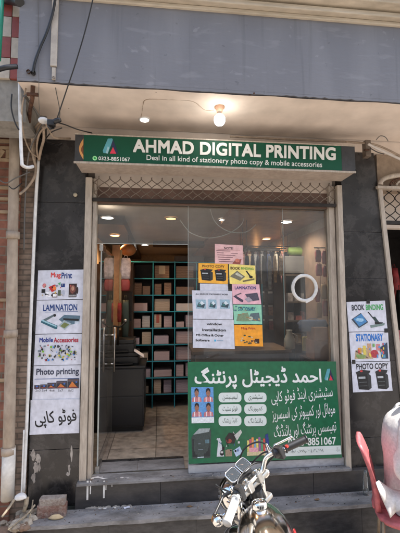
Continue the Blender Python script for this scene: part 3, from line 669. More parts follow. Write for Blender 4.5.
mb = MB(); mb.box(U(27, 93, -.62)-Vector((0, .01, 0)), U(38.5, 96, -.62)+Vector((0, .01, 0)), M_rust); mb.build('plate', None, HO)
mb = MB(); p = U(28.5, 71.5, FY); mb.lathe([(.013, -.004), (.013, .01), (0, .01)], p, (0, 1, 0), M_rust, 10); p = U(33.5, 73, FY); mb.lathe([(.016, -.006), (.013, .01), (0, .01)], p, (0, 1, 0), M_iron, 10); mb.build('cable_hole', None, B)

CB = thing('connector_box', 'black cable connector with white cap hanging at the soffit corner above the left pillar', 'connector', U(50, 124, -.55))
p = U(51, 123.5, -.58)
mb = MB(); mb.ball(U(43.5, 120.5, -.55), (.035, .03, .022), M_white, 14, 8); mb.build('cap', None, CB)
mb = MB(); mb.box(p-Vector((.022, .02, .02)), p+Vector((.028, .02, .022)), M_dk, ch=.006); mb.lathe([(.016, 0), (.018, .01), (.018, .035), (.013, .045), (0, .045)], U(54.5, 121.5, -.6), (1, -.2, .3), M_dk, 12)
mb.tube([U(48, 126, -.6), U(50, 129, -.58), U(54, 128, -.56)], .006, M_dk); mb.build('body', None, CB)
cable('cable', [U(56, 122, -.58), U(66, 125, -.45), U(78, 129.5, -.36), U(92, 133, -.25)], .0045, M_wire, 'black wire from the black connector to the left end of the green sign', group=CG)

def P2(px, py, y=-.10): return U(px, py, y)
cable('white_pipe', [P2(19.5, 78, -.54), P2(20, 100, -.54), P2(20.6, 130, -.54), P2(21.8, 160, -.54), P2(23, 165.5, -.54), P2(28, 167.5, -.5), P2(33, 166.5, -.45)], .0115, M_white, 'white plastic pipe coming down the left corner and bending right below the cables', 'pipe')
cable('white_pipe', [P2(38.5, 160, -.11), P2(36, 200, -.10), P2(33, 270, -.09), P2(30, 340, -.085), P2(26.5, 430, -.085), P2(23.5, 492, -.10)], .0125, M_white, 'long thin white pipe leaning down along the edge of the left marble pillar', 'pipe', n=12)
cable('white_pipe', [P2(24, 430, -.12), P2(22.5, 470, -.13), P2(21.5, 494, -.14)], .006, M_white, 'short thin white pipe beside the foot of the long white pipe', 'pipe')
M_dpipe = dirty('limewashed_pipe', (.38, .31, .24, 1), (.2, .14, .1, 1), .8, 8, .8, (1, 1, .5), bump=.4, bscale=20)
dp = thing('drain_pipe', 'rough beige limewashed drain pipe standing in front of the tiled wall at far left', 'pipe', P2(9, 500, -.14))
mb = MB(); pts = [P2(15.5, 118, -.14), P2(14.5, 160, -.14), P2(13, 230, -.14), P2(12, 300, -.14), P2(10, 400, -.14), P2(7.5, 500, -.14)]; mb.tube(pts, [.040, .038, .037, .040, .040, .042], M_dpipe, 16)
mb.build('pipe', None, dp)
for py in (122, 232, 330, 447):
    t = (py-118)/382; px = 15.5-8*t; a = P2(px, py, -.14); b = P2(px-.1, py+7, -.14); mb = MB(); mb.tube([a, b], .049, M_dpipe, 16); mb.build('collar', None, dp)
mb = MB(); mb.tube([P2(9.2, 448, -.14), P2(7.6, 499, -.14)], .0455, dirty('pipe_white', (.6, .57, .52, 1), (.35, .3, .25, 1), .7, 6, .8), 16); mb.build('lower_pipe', None, dp, label='whitewashed lower pipe section')
for i, (pts, r, m_, lb) in enumerate([
    ([(42, 122, -.4), (38, 130, -.3), (33, 142, -.2), (33, 155, -.16), (36, 168, -.12), (34, 178, -.12), (27, 188, -.12), (20, 194, -.16)], .010, M_tanc, 'thick tan cable looping down from the connector to the drain pipe'),
    ([(43, 126, -.4), (44, 138, -.3), (41, 150, -.2), (39, 160, -.12)], .010, M_tanc, 'tan cable joining the top of the long white pipe'),
    ([(40, 122, -.42), (35, 128, -.3), (32, 138, -.22), (34, 150, -.16), (35, 164, -.12)], .008, M_tanc, 'tan cable curving left beside the thick tan cable'),
    ([(45, 122, -.42), (50, 131, -.35), (54, 137, -.3), (60, 138.5, -.25), (70, 138.5, -.12)], .009, M_tanc, 'tan cable arching right above the left marble pillar'),
    ([(12, 94, -.58), (11.5, 108, -.58), (15, 122, -.56), (19, 130, -.55)], .005, M_wire, 'thin dark cable drooping on the grey concrete at the left edge'),
    ([(24, 96, -.6), (31, 104, -.5), (38, 114, -.45), (42, 120, -.42)], .007, M_gryc, 'grey cable passing behind the rusty bracket'),
    ([(43, 124, -.42), (37, 134, -.3), (30, 150, -.2), (27, 170, -.14), (25, 205, -.11), (24, 250, -.10)], .006, M_gryc, 'dark grey cable hanging between the drain pipe and the long white pipe'),
    ([(26, 88, -.6), (22, 110, -.56), (24, 135, -.4), (31, 152, -.2), (40, 158, -.12)], .005, M_tanc, 'thin tan cable crossing below the white pipe elbow'),
    ([(48, 126, -.5), (40, 133, -.35), (37, 146, -.22), (38, 158, -.13)], .007, M_tanc, 'tan cable running straight from the connector to the long white pipe'),
    ([(62, 128, -.4), (52, 132, -.35), (46, 139, -.25), (43, 147, -.15)], .004, M_wire, 'thin black cable drooping left of the sign'),
    ([(-3, 178, -.2), (6, 183, -.2), (16, 178, -.2), (30, 172, -.16)], .005, M_gryc, 'grey cable swagging across the drain pipe to the left edge'),
    ([(20, 137, -.2), (33, 136, -.18), (43, 140, -.16)], .0025, M_wire, 'thin black tie wire round the pipes under the connector'),
    ([(9, 186, -.19), (14, 189, -.195), (22, 183, -.16)], .004, M_wire, 'black tie wire round the drain pipe'),
    ([(44, 136, -.25), (48, 142, -.2), (57, 145, -.08), (62, 143, -.07)], .006, M_wire, 'short black cable end over the top of the left marble pillar')]):
    cable('cable', [P2(*q) for q in pts], r, m_, lb, group=CG)
# right corner cables
RC = 'cables at the right corner'
for pts, r, m_, lb in [
    ([(368, 144, -.3), (380, 150, -.3), (392, 155.5, -.3), (404, 161, -.3)], .011, M_wht, 'cream cable slanting down to the right from the corner of the sign'),
    ([(346, 142, -.2), (358, 143, -.2), (372, 144, -.22), (384, 148, -.2), (404, 158, -.2)], .008, M_tanc, 'tan cable behind the cream cable at the right corner'),
    ([(230, 136.5, -.15), (290, 139.5, -.15), (350, 142, -.15), (364, 143.5, -.15)], .009, M_tanc, 'long tan cable running along the top of the sign to the right corner'),
    ([(376, 140, -.3), (380, 136, -.32), (385, 137, -.32), (388, 141, -.3)], .0035, M_gryc, 'small grey wire loop on the soffit above the right corner'),
    ([(370, 148, -.25), (377, 152, -.2), (384, 154, -.15)], .004, M_wire, 'thin black wire tail at the right corner')]:
    cable('cable', [P2(*q) for q in pts], r, m_, lb, group=RC)
CL = thing('cable_clamp', 'brown rusty clamp holding cables above the right marble pillar', 'clamp', P2(366, 150, -.2))
mb = MB(); a = P2(363.5, 141, -.2); b = P2(369.5, 157.5, -.2); mb.box((a.x, -.23, b.z), (b.x, -.17, a.z), M_framed, ch=.006); mb.build('body', None, CL); mb = MB(); mb.tube([P2(364, 150, -.24), P2(369, 150, -.24)], .008, M_rust); mb.build('bolt', None, CL)
GP = MB().tube([U(2, -6, -.62), U(1, 20, -.62), U(-1.5, 60, -.62)], .016, mat('green_pipe', (.01, .25, .15, 1), .5), 12).build('green_pipe'); recentre(GP); tag(GP, 'bright green pipe at the top left edge before the checkered tiles', 'pipe')
# smudged circle of old adhesive on the pillar with a nail
mb = MB(); p = U(75.5, 195, -.056); mb.lathe([(.016, 0), (.016, -.010), (.008, -.016), (0, -.016)], p, (0, 1, 0), mat('pale_cap', (.42, .36, .26, 1), .6), 16); o = mb.build('wall_cap', None); recentre(o); tag(o, 'small round tan cap fixed on the left black marble pillar', 'wall cap')
# ------------------------------------------------------------------ posters on the pillars
def poster(name, label, cat, corners, Y, m, group=None, bow=.0012, seed=0, thick=.0008):
    s = Surf(*corners, Y, bow, seed); p = s.at(.5, 1)
    t = thing(name, label, cat, p, group); s.sheet('sheet', m, t, thick); return s, t
def pxbox(corners, x0, y0, x1, y1):
    """pixel box -> (u0,v0,u1,v1) of a near-rectangular sheet"""
    tl, tr, br, bl = corners
    def inv(x, y):
        u, v = .5, .5
        for _ in range(8):
            top = (tl[0]+(tr[0]-tl[0])*u, tl[1]+(tr[1]-tl[1])*u); bot = (bl[0]+(br[0]-bl[0])*u, bl[1]+(br[1]-bl[1])*u)
            v = (y-top[1])/(bot[1]-top[1]); l = tl[0]+(bl[0]-tl[0])*v; r = tr[0]+(br[0]-tr[0])*v; u = (x-l)/(r-l)
        return u, v
    a = inv((x0), y0); b = inv(x1, y1); return (a[0], a[1], b[0], b[1])
K = (25, 25, 28); BLUE = (25, 55, 120); LBL = (60, 130, 200); REDC = (190, 40, 45); TEALC = (70, 140, 150); GRY = (120, 130, 138)
lx = lambda y: 38.4-(y-270)*.046; rx = lambda y: 84.2-(y-270)*.034
def lcorn(y0, y1, dl=0, dr=0): return ((lx(y0)+dl, y0+1), (rx(y0)+dr, y0), (rx(y1)+dr, y1), (lx(y1)+dl, y1+1))
YPo = -.052
rnd = random.Random(3)
def bits(n, cols, seed, w=(.03, .09), h=(.08, .2)):
    r = random.Random(seed); o = []
    for i in range(n):
        u = r.uniform(.02, .9); v = r.uniform(.03, .8); a = r.uniform(*w); b = r.uniform(*h); c = r.choice(cols)
        k = r.random()
        if k < .45: o.append(('r', (u, v, u+a, v+b), c))
        elif k < .7: o.append(('e', (u+a/2, v+b/2, a/2, b/2), c))
        elif k < .85: o.append(('l', ((u, v), (u+a, v+b), .02), c))
        else: o.append(('p', [(u, v+b), (u+a/2, v), (u+a, v+b*.8)], c))
    return o
PG = 'paper posters on the left marble pillar'
c = lcorn(269.5, 299); s, t = poster('poster', 'white poster headed Mug Print with cups and gifts, topmost on the left marble pillar', 'poster', c, YPo, M_paper, PG, seed=1)
s.text('Mug', *pxbox(c, 51, 272.5, 60.8, 279), flat(205, 60, 55), t, bold=.03); s.text('Print', *pxbox(c, 61.6, 272.5, 72, 278.5), flat(*BLUE), t, bold=.03)
b = pxbox(c, 41.5, 282.5, 65, 298); s.pic([('e', (.13, .2, .08, .14), (200, 120, 120)), ('r', (.02, .42, .18, .66), K), ('r', (.2, .6, .4, .9), (230, 230, 235)), ('p', [(.3, .3), (.55, .15), (.62, .5), (.45, .62)], REDC), ('e', (.55, .38, .08, .12), (225, 120, 60)),
  ('r', (.47, .68, .68, .95), (90, 60, 60)), ('r', (.5, .74, .65, .9), (235, 235, 235)), ('r', (.82, .1, .98, .32), BLUE), ('r', (.7, .5, .82, .85), (80, 90, 70)), ('p', [(.68, .1), (.8, .0), (.79, .22)], (90, 160, 110)), ('e', (.92, .7, .07, .2), (170, 175, 190)), ('l', ((.15, .7), (.35, .8), .04), K)]+bits(16, [K, REDC, (120, 150, 120), GRY, (200, 170, 80)], 5, (.03, .07), (.04, .12)), t, box=b)
b = pxbox(c, 68.5, 283.5, 78, 297.5); s.pic([('r', (.05, .02, .85, .98), (50, 32, 30)), ('e', (.92, .5, .1, .25), (50, 32, 30)), ('e', (.45, .42, .28, .3), (120, 70, 60)), ('e', (.45, .36, .13, .16), (185, 140, 115)), ('r', (.1, .8, .8, .92), (150, 150, 150)), ('r', (.15, .1, .3, .25), (160, 80, 70))], t, box=b)
c = lcorn(299.6, 333); s, t = poster('poster', 'white poster headed LAMINATION with two laminating machines, second from the top on the left pillar', 'poster', c, YPo, M_paper, PG, seed=2)
s.text('LAMINATION', *pxbox(c, 43.5, 304.6, 77.2, 310.6), flat(30, 62, 120), t, bold=.03); s.pic([('r', (.18, .345, .9, .36), (90, 110, 150))], t, 'underline')
b = pxbox(c, 41.5, 314.5, 57.5, 329); s.pic([('p', [(0, .42), (.1, .34), (1, .78), (.98, 1), (.85, 1), (.0, .55)], (45, 95, 110)), ('p', [(0, .42), (.1, .36), (.96, .8), (.9, .86)], (150, 190, 200)), ('p', [(.1, .36), (.75, .0), (.85, .08), (.3, .44)], (90, 105, 110)), ('e', (.8, .08, .08, .1), K)], t, box=b)
b = pxbox(c, 59, 315, 80, 329.5); s.pic([('p', [(.0, .3), (.25, .0), (1, .08), (.95, .6), (.35, .7)], (85, 110, 125)), ('p', [(.2, .22), (.95, .3), (.92, .42), (.22, .36)], K), ('p', [(.0, .7), (.25, .35), (.6, .6), (.3, 1)], (150, 165, 170)), ('p', [(.08, .75), (.26, .5), (.5, .64), (.28, .9)], (110, 120, 70)), ('r', (.75, .45, .95, .62), (190, 200, 210))], t, box=b)
c = lcorn(333.6, 364.5); s, t = poster('poster', 'white poster headed Mobile Accessories with many tiny gadgets, third on the left pillar', 'poster', c, YPo, M_paper, PG, seed=3)
s.text('Mobile', *pxbox(c, 39.6, 337.6, 53, 342.2), flat(30, 50, 130), t, bold=.035); s.text('Accessories', *pxbox(c, 53.8, 337.6, 78.5, 342.2), flat(165, 40, 60), t, bold=.035)
s.pic(bits(95, [K, K, (60, 65, 80), GRY, LBL, (60, 60, 60), (170, 60, 60), (120, 170, 60), (200, 180, 60)], 8, (.015, .055), (.04, .13)), t, box=pxbox(c, 37.5, 344, 80, 363))
c = lcorn(365, 399.5); s, t = poster('poster', 'white poster headed Photo printing with five photo sizes, fourth on the left pillar', 'poster', c, YPo, M_paper, PG, seed=4)
s.text('Photo printing', *pxbox(c, 36.6, 368.6, 79, 376), flat(50, 55, 75), t, bold=.028); s.pic([('r', (.03, .375, .97, .392), (90, 110, 150))], t, 'underline')
o = []
for i, (u0, u1, v0) in enumerate(((0, .12, .62), (.13, .28, .56), (.29, .48, .42), (.49, .73, .26), (.74, 1, .06))):
    o += [('r', (u0, v0, u1, .98), (45, 48, 58)), ('r', (u0+.015, v0+.06, u1-.015, v0+.3*(1-v0)), (90, 75, 80)), ('p', [(u0+.02, .92), (u0+(u1-u0)*.4, v0+.25), (u1-.03, .92)], (190, 110, 50)), ('e', (u1-.06, v0+.35*(1-v0), .022, .09), (60, 100, 170)), ('r', (u0+.02, .84, u1-.02, .93), (120, 60, 60))]
s.pic(o, t, box=pxbox(c, 34.8, 378.8, 79, 388.2))
for x_, tt in ((35.5, '2x3'), (42, '3x4'), (49.5, '4x6'), (58, '5x7'), (68.5, '8x12')): s.text(tt, *pxbox(c, x_, 389.4, x_+5, 391.6), flat(50, 50, 60), t)
c = ((31.0, 399.8), (79.9, 398.8), (79.3, 433), (30.0, 434.5)); s, t = poster('poster', 'white poster with one large slanted black Urdu line, lowest on the left pillar', 'poster', c, YPo-.002, M_paper, PG, seed=5, bow=.002)
s.text(urdu('فوٹو کاپی'), *pxbox(c, 35.5, 409.5, 76.5, 426.5), flat(22, 22, 26), t, bold=.014, res=4, shear=-.25, skew=-.06)

# right pillar
PG = 'paper posters on the right marble pillar'
c = ((346.3, 302), (384.6, 300.6), (387.4, 331), (348.6, 331.8)); s, t = poster('poster', 'white poster headed BOOK BINDING, topmost on the right marble pillar', 'poster', c, YPo, M_paper, PG, seed=6)
s.text('BOOK', *pxbox(c, 351.2, 304.8, 364.2, 310.4), flat(60, 65, 72), t, bold=.035); s.text('BINDING', *pxbox(c, 365.2, 304.6, 383, 310), flat(70, 160, 90), t, bold=.035)
b = pxbox(c, 350.5, 311.5, 385, 328.5); s.pic([('p', [(.0, .45), (.3, .1), (.5, .62), (.22, 1)], (60, 70, 85)), ('p', [(.06, .42), (.32, .14), (.46, .6), (.22, .86)], (70, 130, 180)), ('p', [(.12, .45), (.3, .28), (.38, .52), (.22, .68)], (150, 190, 215)), ('p', [(.0, .5), (.2, .95), (.5, .64), (.5, .72), (.2, 1.05), (.0, .6)], (190, 195, 200)),
   ('l', ((.52, .05), (.74, .62), .035), K), ('p', [(.64, .35), (.72, .33), (.84, .66), (.74, .72)], (40, 60, 60)), ('p', [(.55, .8), (1, .7), (.98, .82), (.56, .95)], (110, 130, 125)), ('p', [(.7, .62), (.95, .66), (.9, .78), (.7, .75)], K)], t, box=b)
c = ((348.8, 332.4), (387.6, 331.4), (389.6, 361), (350.8, 361.6)); s, t = poster('poster', 'white poster headed STATIONARY with colourful supplies, middle one on the right pillar', 'poster', c, YPo, M_paper, PG, seed=7)
s.text('STATIONARY', *pxbox(c, 355.4, 334, 382.8, 341), flat(30, 110, 190), t, bold=.04)
s.pic([('p', [(0, 1), (.05, .45), (.3, .3), (.5, .35), (.55, 1)], (180, 160, 130)), ('r', (.12, .3, .22, .7), (205, 150, 70)), ('r', (.27, .18, .36, .75), (210, 190, 90)), ('r', (.4, .05, .52, .85), (190, 150, 120)), ('e', (.6, .7, .12, .25), (170, 60, 70)), ('r', (.66, .1, .78, .5), (200, 130, 130)), ('p', [(.78, .3), (1, .0), (1, 1), (.8, 1)], (45, 60, 80)), ('r', (.82, .3, .92, .95), (80, 140, 170)), ('e', (.2, .85, .14, .14), (130, 150, 90)), ('l', ((.05, .5), (.4, .95), .04), (90, 60, 60))]+bits(18, [(200, 80, 80), (90, 140, 190), (220, 190, 80), (110, 160, 90), K], 15, (.03, .07), (.1, .22)), t, box=pxbox(c, 353, 343, 388, 358.5))
c = ((351.0, 362.2), (389.8, 361.4), (392.2, 390.6), (352.8, 392.4)); s, t = poster('poster', 'white poster headed PHOTOCOPY with two black copiers, lowest on the right pillar', 'poster', c, YPo-.001, M_paper, PG, seed=8)
s.text('PHOTO COPY', *pxbox(c, 355.8, 363.6, 387.8, 368.8), flat(25, 25, 30), t, bold=.03)
def copier(x0, x1): 
    f = lambda a: x0+(x1-x0)*a
    return [('p', [(f(0), .22), (f(.75), .15), (f(.8), 1), (f(.1), .95)], (22, 22, 25)), ('p', [(f(.75), .15), (f(1), .3), (f(1), .9), (f(.8), 1)], (48, 50, 52)), ('p', [(f(-.05), .12), (f(.35), .0), (f(1), .06), (f(.9), .2), (f(.0), .24)], (35, 35, 38)), ('r', (f(.12), .34, f(.6), .44), (170, 175, 178)), ('r', (f(.15), .6, f(.7), .62), (110, 115, 115)), ('r', (f(.15), .78, f(.7), .8), (110, 115, 115)), ('e', (f(.35), .07, .04, .05), (200, 60, 60))]
s.pic(copier(.0, .44), t, box=pxbox(c, 356, 369.8, 389.5, 389)); s.pic(copier(.6, .98), t, box=pxbox(c, 356, 369.8, 389.5, 389))
for (x_, y_), lb in (((368, 301.6), 'black tape tab over the top edge of the BOOK BINDING poster'), ((386, 330.5), 'black tape tab at the right joint of the upper two posters on the right pillar'), ((353.6, 361.8), 'black tape tab at the left edge above the PHOTOCOPY poster')):
    s = Surf((x_-1.7, y_-2), (x_+1.7, y_-2.1), (x_+1.9, y_+2), (x_-1.6, y_+2.1), YPo-.0055); o = s.sheet('tape_tab', M_dk, None, n=2); recentre(o); tag(o, lb, 'tape')

# ------------------------------------------------------------------ sheets taped on the glass
YG = .0135
WG = 'paper sheets taped on the shop window'
def pap(n, r, g, b): return dirty('paper_'+n, rgb(r, g, b), rgb(int(r*.85), int(g*.85), int(b*.85)), .5, 4, .55, bump=.05, bscale=18)
c = ((214.8, 244), (242.8, 245.4), (242.8, 264.6), (214.8, 263.6)); s, t = poster('notice', 'pale pink text notice at the top of the papers on the window', 'notice', c, YG, pap('pale_pink', 222, 178, 176), WG, seed=1)
s.text('NOTE!', *pxbox(c, 224, 247, 233, 249.6), flat(60, 45, 50), t, bold=.02)
s.pic([('l', ((.05+.02*i, .33+.11*i), (.55+.09*((i*7) % 4), .33+.11*i), .028), (120, 85, 90)) for i in range(6)]+[('p', [(.62, .98), (.72, .78), (.95, .72), (.9, .98)], (150, 75, 60)), ('e', (.8, .8, .08, .1), (200, 120, 100)), ('l', ((.1, .27), (.9, .27), .012), (150, 90, 95))], t)
c = ((200, 283.5), (228, 284), (228.3, 296), (200, 295)); s, t = poster('notice', 'blank white sheet peeping above the big white sheets on the window', 'notice', c, YG+.0008, M_paper, WG, seed=9, bow=.0004)
c = ((198.4, 263), (227.9, 263.8), (227.7, 284), (198.4, 282.8)); s, t = poster('notice', 'orange yellow sheet with two black copiers on the window', 'notice', c, YG-.001, pap('amber', 240, 175, 60), WG, seed=2)
s.text('PHOTO COPY', *pxbox(c, 202, 264.8, 224.5, 268), flat(110, 75, 30), t, bold=.03); s.pic(copier(.02, .48), t, box=pxbox(c, 200, 268.5, 226.5, 281.5)); s.pic(copier(.56, .98), t, box=pxbox(c, 200, 268.5, 226.5, 281.5))
c = ((228.9, 264), (255, 265.6), (255.8, 285), (229.6, 284)); s, t = poster('notice', 'light yellow sheet headed BOOK BINDING on the window', 'notice', c, YG-.001, pap('light_yellow', 236, 215, 120), WG, seed=3)
s.text('BOOK', *pxbox(c, 230.3, 266.6, 240, 270), flat(85, 60, 40), t, bold=.035); s.text('BINDING', *pxbox(c, 240.8, 267, 253.5, 270.2), flat(110, 160, 70), t, bold=.035)
s.pic([('p', [(.02, .62), (.3, .32), (.6, .6), (.4, .82)], (120, 115, 95)), ('p', [(.1, .6), (.3, .4), (.52, .6), (.38, .72)], (190, 190, 170)), ('l', ((.65, .3), (.82, .62), .06), K), ('p', [(.5, .8), (.95, .66), (.95, .74), (.5, .88)], (110, 100, 70)), ('e', (.82, .6, .07, .07), K)], t)
c = ((231.8, 284.2), (259.2, 284.4), (261, 304.2), (232.8, 304)); s, t = poster('notice', 'pink sheet headed LAMINATION on the window', 'notice', c, YG-.0016, pap('pink', 225, 175, 185), WG, seed=4)
s.text('LAMINATION', *pxbox(c, 234.6, 286.2, 256, 289.6), flat(70, 70, 120), t, bold=.035)
s.pic([('p', [(.03, .62), (.1, .56), (.38, .8), (.36, .9), (.28, .88)], (70, 60, 80)), ('l', ((.1, .58), (.32, .45), .05), (90, 80, 90)), ('p', [(.45, .5), (.9, .42), (.95, .8), (.6, .86)], (80, 75, 90)), ('r', (.6, .5, .85, .6), (40, 35, 45)), ('p', [(.42, .75), (.6, .6), (.75, .8), (.55, .92)], (160, 150, 160))], t)
c = ((233.2, 304.6), (261.3, 304.8), (262, 324.4), (234, 324)); s, t = poster('notice', 'mint green sheet headed STATIONARY on the window', 'notice', c, YG-.0016, pap('mint', 140, 200, 170), WG, seed=5)
s.text('STATIONARY', *pxbox(c, 238, 306.8, 255.5, 311.2), flat(40, 110, 130), t, bold=.04)
s.pic([('p', [(.08, .85), (.15, .5), (.5, .4), (.6, .85)], (120, 140, 110)), ('p', [(.5, .8), (.6, .45), (.9, .4), (.95, .85)], (90, 105, 110)), ('l', ((.15, .5), (.8, .8), .05), (150, 120, 80)), ('r', (.3, .45, .38, .8), (170, 120, 90)), ('e', (.6, .7, .08, .1), (180, 190, 170))]+bits(10, [(90, 90, 80), (180, 160, 110), (80, 120, 130)], 4, (.04, .1), (.05, .12)), t)
c = ((234, 324.8), (262.2, 325), (262.9, 346.4), (234.8, 346)); s, t = poster('notice', 'deep orange sheet with mugs, lowest of the coloured papers on the window', 'notice', c, YG-.0016, pap('orange', 240, 160, 45), WG, seed=6)
s.text('Mug Print', *pxbox(c, 241, 327, 255.5, 330.2), flat(180, 70, 40), t, bold=.03)
s.pic([('r', (.75, .45, .92, .85), (60, 35, 25))]+bits(18, [(90, 60, 50), (200, 190, 160), (170, 80, 50), (70, 80, 60)], 6, (.05, .1), (.08, .16)), t, box=(.03, .4, .95, .95))
c = ((192, 290.3), (231.8, 291), (233.2, 319.4), (193, 318.8)); s, t = poster('notice', 'big white sheet with three blue pictures on the window', 'notice', c, YG-.0026, M_paper, WG, seed=7)
s.text('ALL KIND OF STATIONERY WORK', *pxbox(c, 195.5, 293.2, 228, 295.4), flat(60, 65, 75), t, bold=.03)
for a, b_ in ((195.5, 206), (208, 216.6), (219.4, 230)):
    s.pic([('r', (0, 0, 1, 1), (150, 180, 195)), ('p', [(.1, .8), (.3, .3), (.9, .5), (.8, .9)], (60, 75, 85)), ('p', [(.3, .5), (.6, .15), (.85, .45), (.5, .65)], (210, 220, 225)), ('e', (.4, .6, .16, .16), (60, 110, 110))], t, box=pxbox(c, a, 299.5, b_, 308.8))
c = ((192.8, 319.4), (233.6, 319.8), (234.7, 349), (192.8, 347.8)); s, t = poster('notice', 'big white sheet reading window installation, lowest of the white papers on the window', 'notice', c, YG-.0034, M_paper, WG, seed=8)
for tt, x0, y0, x1, y1 in (('window', 206.5, 322.6, 222, 325.4), ('installation', 202, 328.4, 226, 331.6), ('MS Office & Other', 196, 333.8, 223.5, 336.8), ('Software', 195.5, 338.8, 209.5, 341.6)):
    s.text(tt, *pxbox(c, x0, y0, x1, y1), flat(40, 42, 48), t, bold=.035)
s.pic([('r', (0, .1, .22, .95), (80, 180, 220)), ('r', (.3, .3, 1, .7), (150, 170, 190))], t, box=pxbox(c, 214, 339.4, 223, 341.8))
s = Surf((228.2, 283.5), (230.8, 283.8), (231.2, 289.4), (228.6, 289), YG-.0062); o = s.sheet('tape_tab', M_dk, None, n=2); recentre(o); tag(o, 'black tape tab between the coloured and white papers on the window', 'tape')

# ------------------------------------------------------------------ green banner
c = ((187.6, 361.6), (335.2, 361.2), (341.4, 457.2), (188.6, 463.4)); YBn = -.082+.03
BN = dirty('banner_green', (0.008, 0.115, 0.05, 1), (0.012, 0.17, 0.08, 1), .5, 2.2, .38, bump=.04, bscale=9)
s = Surf(*c, YBn, .0035, 2.5); t = thing('banner', 'large green vinyl banner in Urdu across the lower shop window', 'banner', s.at(.5, 1)); s.sheet('sheet', BN, t, .001, 30)
WB = mat('banner_white', (.74, .76, .74, 1), .4, var=.05); O = .0012
s.text(urdu('احمد ڈیجیٹل پرنٹنگ'), *pxbox(c, 194, 366.8, 321, 388), WB, t, O, bold=.022, res=4)
logo(s, pxbox(c, 322.8, 368.6, 333.6, 380.8), t, O)
ox = [('r', (0, 0, 1, .84), (95, 150, 205)), ('r', (0, .84, 1, 1), (215, 222, 225))]
for i in range(2):
    for j in range(2):
        u = .24+.52*i; v = .03+.41*j
        ox += [('p', [(u-.22, v+.38), (u-.19, v+.27), (u-.07, v+.23), (u+.07, v+.23), (u+.19, v+.27), (u+.22, v+.38)], (190, 120, 125)), ('r', (u-.12, v+.25, u-.08, v+.38), (225, 215, 215)), ('r', (u+.08, v+.25, u+.12, v+.38), (225, 215, 215)), ('e', (u, v+.13, .095, .105), (150, 105, 85)), ('p', [(u-.1, v+.12), (u-.09, v+.03), (u, v-.01), (u+.09, v+.03), (u+.1, v+.12), (u, v+.05)], (35, 28, 28)), ('r', (u-.03, v+.21, u+.03, v+.26), (140, 95, 78))]
s.pic(ox, t, 'id_photos', O, pxbox(c, 191, 387.5, 213, 423))
PW = mat('pill_white', (.62, .68, .66, 1), .45, var=.05)
for i, (x0, x1) in enumerate(((217.3, 239.8), (242.4, 264.7))):
    for j, (y0, y1) in enumerate(((393, 402.4), (404.6, 414), (416.4, 426))):
        b = pxbox(c, x0, y0, x1, y1); s.pic([('p', rr(0, 0, 1, 1, .16, .38), PW)], t, 'rounded_label', O, b)
        s.text(urdu([['لیمینیشن', 'فوٹو سٹیٹ', 'کارڈ پرنٹنگ'], ['سٹیشنری', 'کمپوزنگ', 'بائنڈنگ']][i][j]), *pxbox(c, x0+4, y0+1.6, x1-4, y1-1.8), flat(45, 70, 60), t, O+.0005)
s.pic([('p', [(.0, .3), (.3, .05), (1, .05), (1, .2), (.95, 1), (.05, 1)], (60, 70, 68)), ('r', (.3, .28, .62, .98), (190, 205, 215)), ('r', (.62, .3, .92, .95), (40, 45, 46)), ('r', (.05, .35, .3, .95), (35, 40, 42)), ('p', [(.1, .2), (.4, .0), (.95, .0), (.9, .12)], (150, 160, 160)), ('r', (.34, .5, .58, .52), (120, 130, 140)), ('r', (.34, .7, .58, .72), (120, 130, 140)), ('r', (.7, .38, .9, .5), (90, 120, 130))], t, 'picture', O, pxbox(c, 191, 429, 210.5, 457.6))
s.pic([('p', [(.02, .95), (.1, .3), (.16, .28), (.3, .95)], (200, 205, 210)), ('l', ((.05, .3), (.2, .45), .07), (190, 195, 200)), ('p', [(.35, .3), (.5, .1), (.8, .15), (.7, .5), (.4, .5)], (45, 40, 40)), ('p', [(.7, .2), (.95, .0), (1, .1), (.8, .4)], (190, 190, 185)), ('e', (.5, .4, .1, .08), (150, 70, 60)), ('r', (.35, .7, .6, .95), (150, 130, 110)), ('p', [(.65, .75), (.9, .6), (1, .85), (.75, .98)], (180, 200, 225)), ('r', (.3, .6, .42, .72), (60, 110, 80)), ('e', (.22, .82, .08, .1), K)]+bits(14, [K, (190, 190, 190), (170, 80, 70), (70, 90, 150)], 9, (.04, .1), (.04, .12)), t, 'picture', O, pxbox(c, 214.5, 430.5, 241, 457))
s.pic([('r', (.02+.1*i, .32-.06*(i % 3), .11+.1*i, .78), cc) for i, cc in enumerate([(215, 200, 120), (190, 90, 110), (225, 150, 90), (120, 160, 190), (230, 210, 110), (150, 90, 150), (90, 150, 110), (200, 80, 70)])]+[('r', (.0, .78, .8, .95), (205, 190, 150)), ('r', (.1, .62, .5, .8), (220, 160, 170)), ('p', [(.82, .1), (.95, .05), (1, .95), (.86, .98)], (40, 60, 130))], t, 'picture', O, pxbox(c, 244.5, 433, 268, 456))
for tt, x0, y0, x1, y1 in (('سٹیشنری اینڈ فوٹو کاپی', 269, 387.5, 332.5, 403), ('موبائل اور کمپیوٹر کی اسیسریز', 270, 405.5, 334.8, 420), ('تھیسس پرنٹنگ اور بائنڈنگ', 271.5, 422.5, 336, 437)):
    s.text(urdu(tt), *pxbox(c, x0, y0, x1, y1), WB, t, O, bold=.002, res=3, shear=-.12, skew=-.05)
s.text('0323-8851067', *pxbox(c, 286, 438.4, 335.5, 444.4), WB, t, O, bold=.022)
s.pic([('r', (0, 0, 1, 1), PW)], t, 'band', O, (pxbox(c, 262, 446, 262, 454)[0], .875, .997, .965))
s.text(urdu('دکان نمبر'), .93, .888, .985, .95, flat(110, 120, 120), t, O+.0006)
s.pic([('l', ((.02+i*.028, .45+.2*math.sin(i*2.1)), (.035+i*.028, .5+.25*math.sin(i*1.3+1)), .012), (120, 130, 130)) for i in range(30)], t, 'fine_print', O+.0006, (.62, .885, .92, .955))
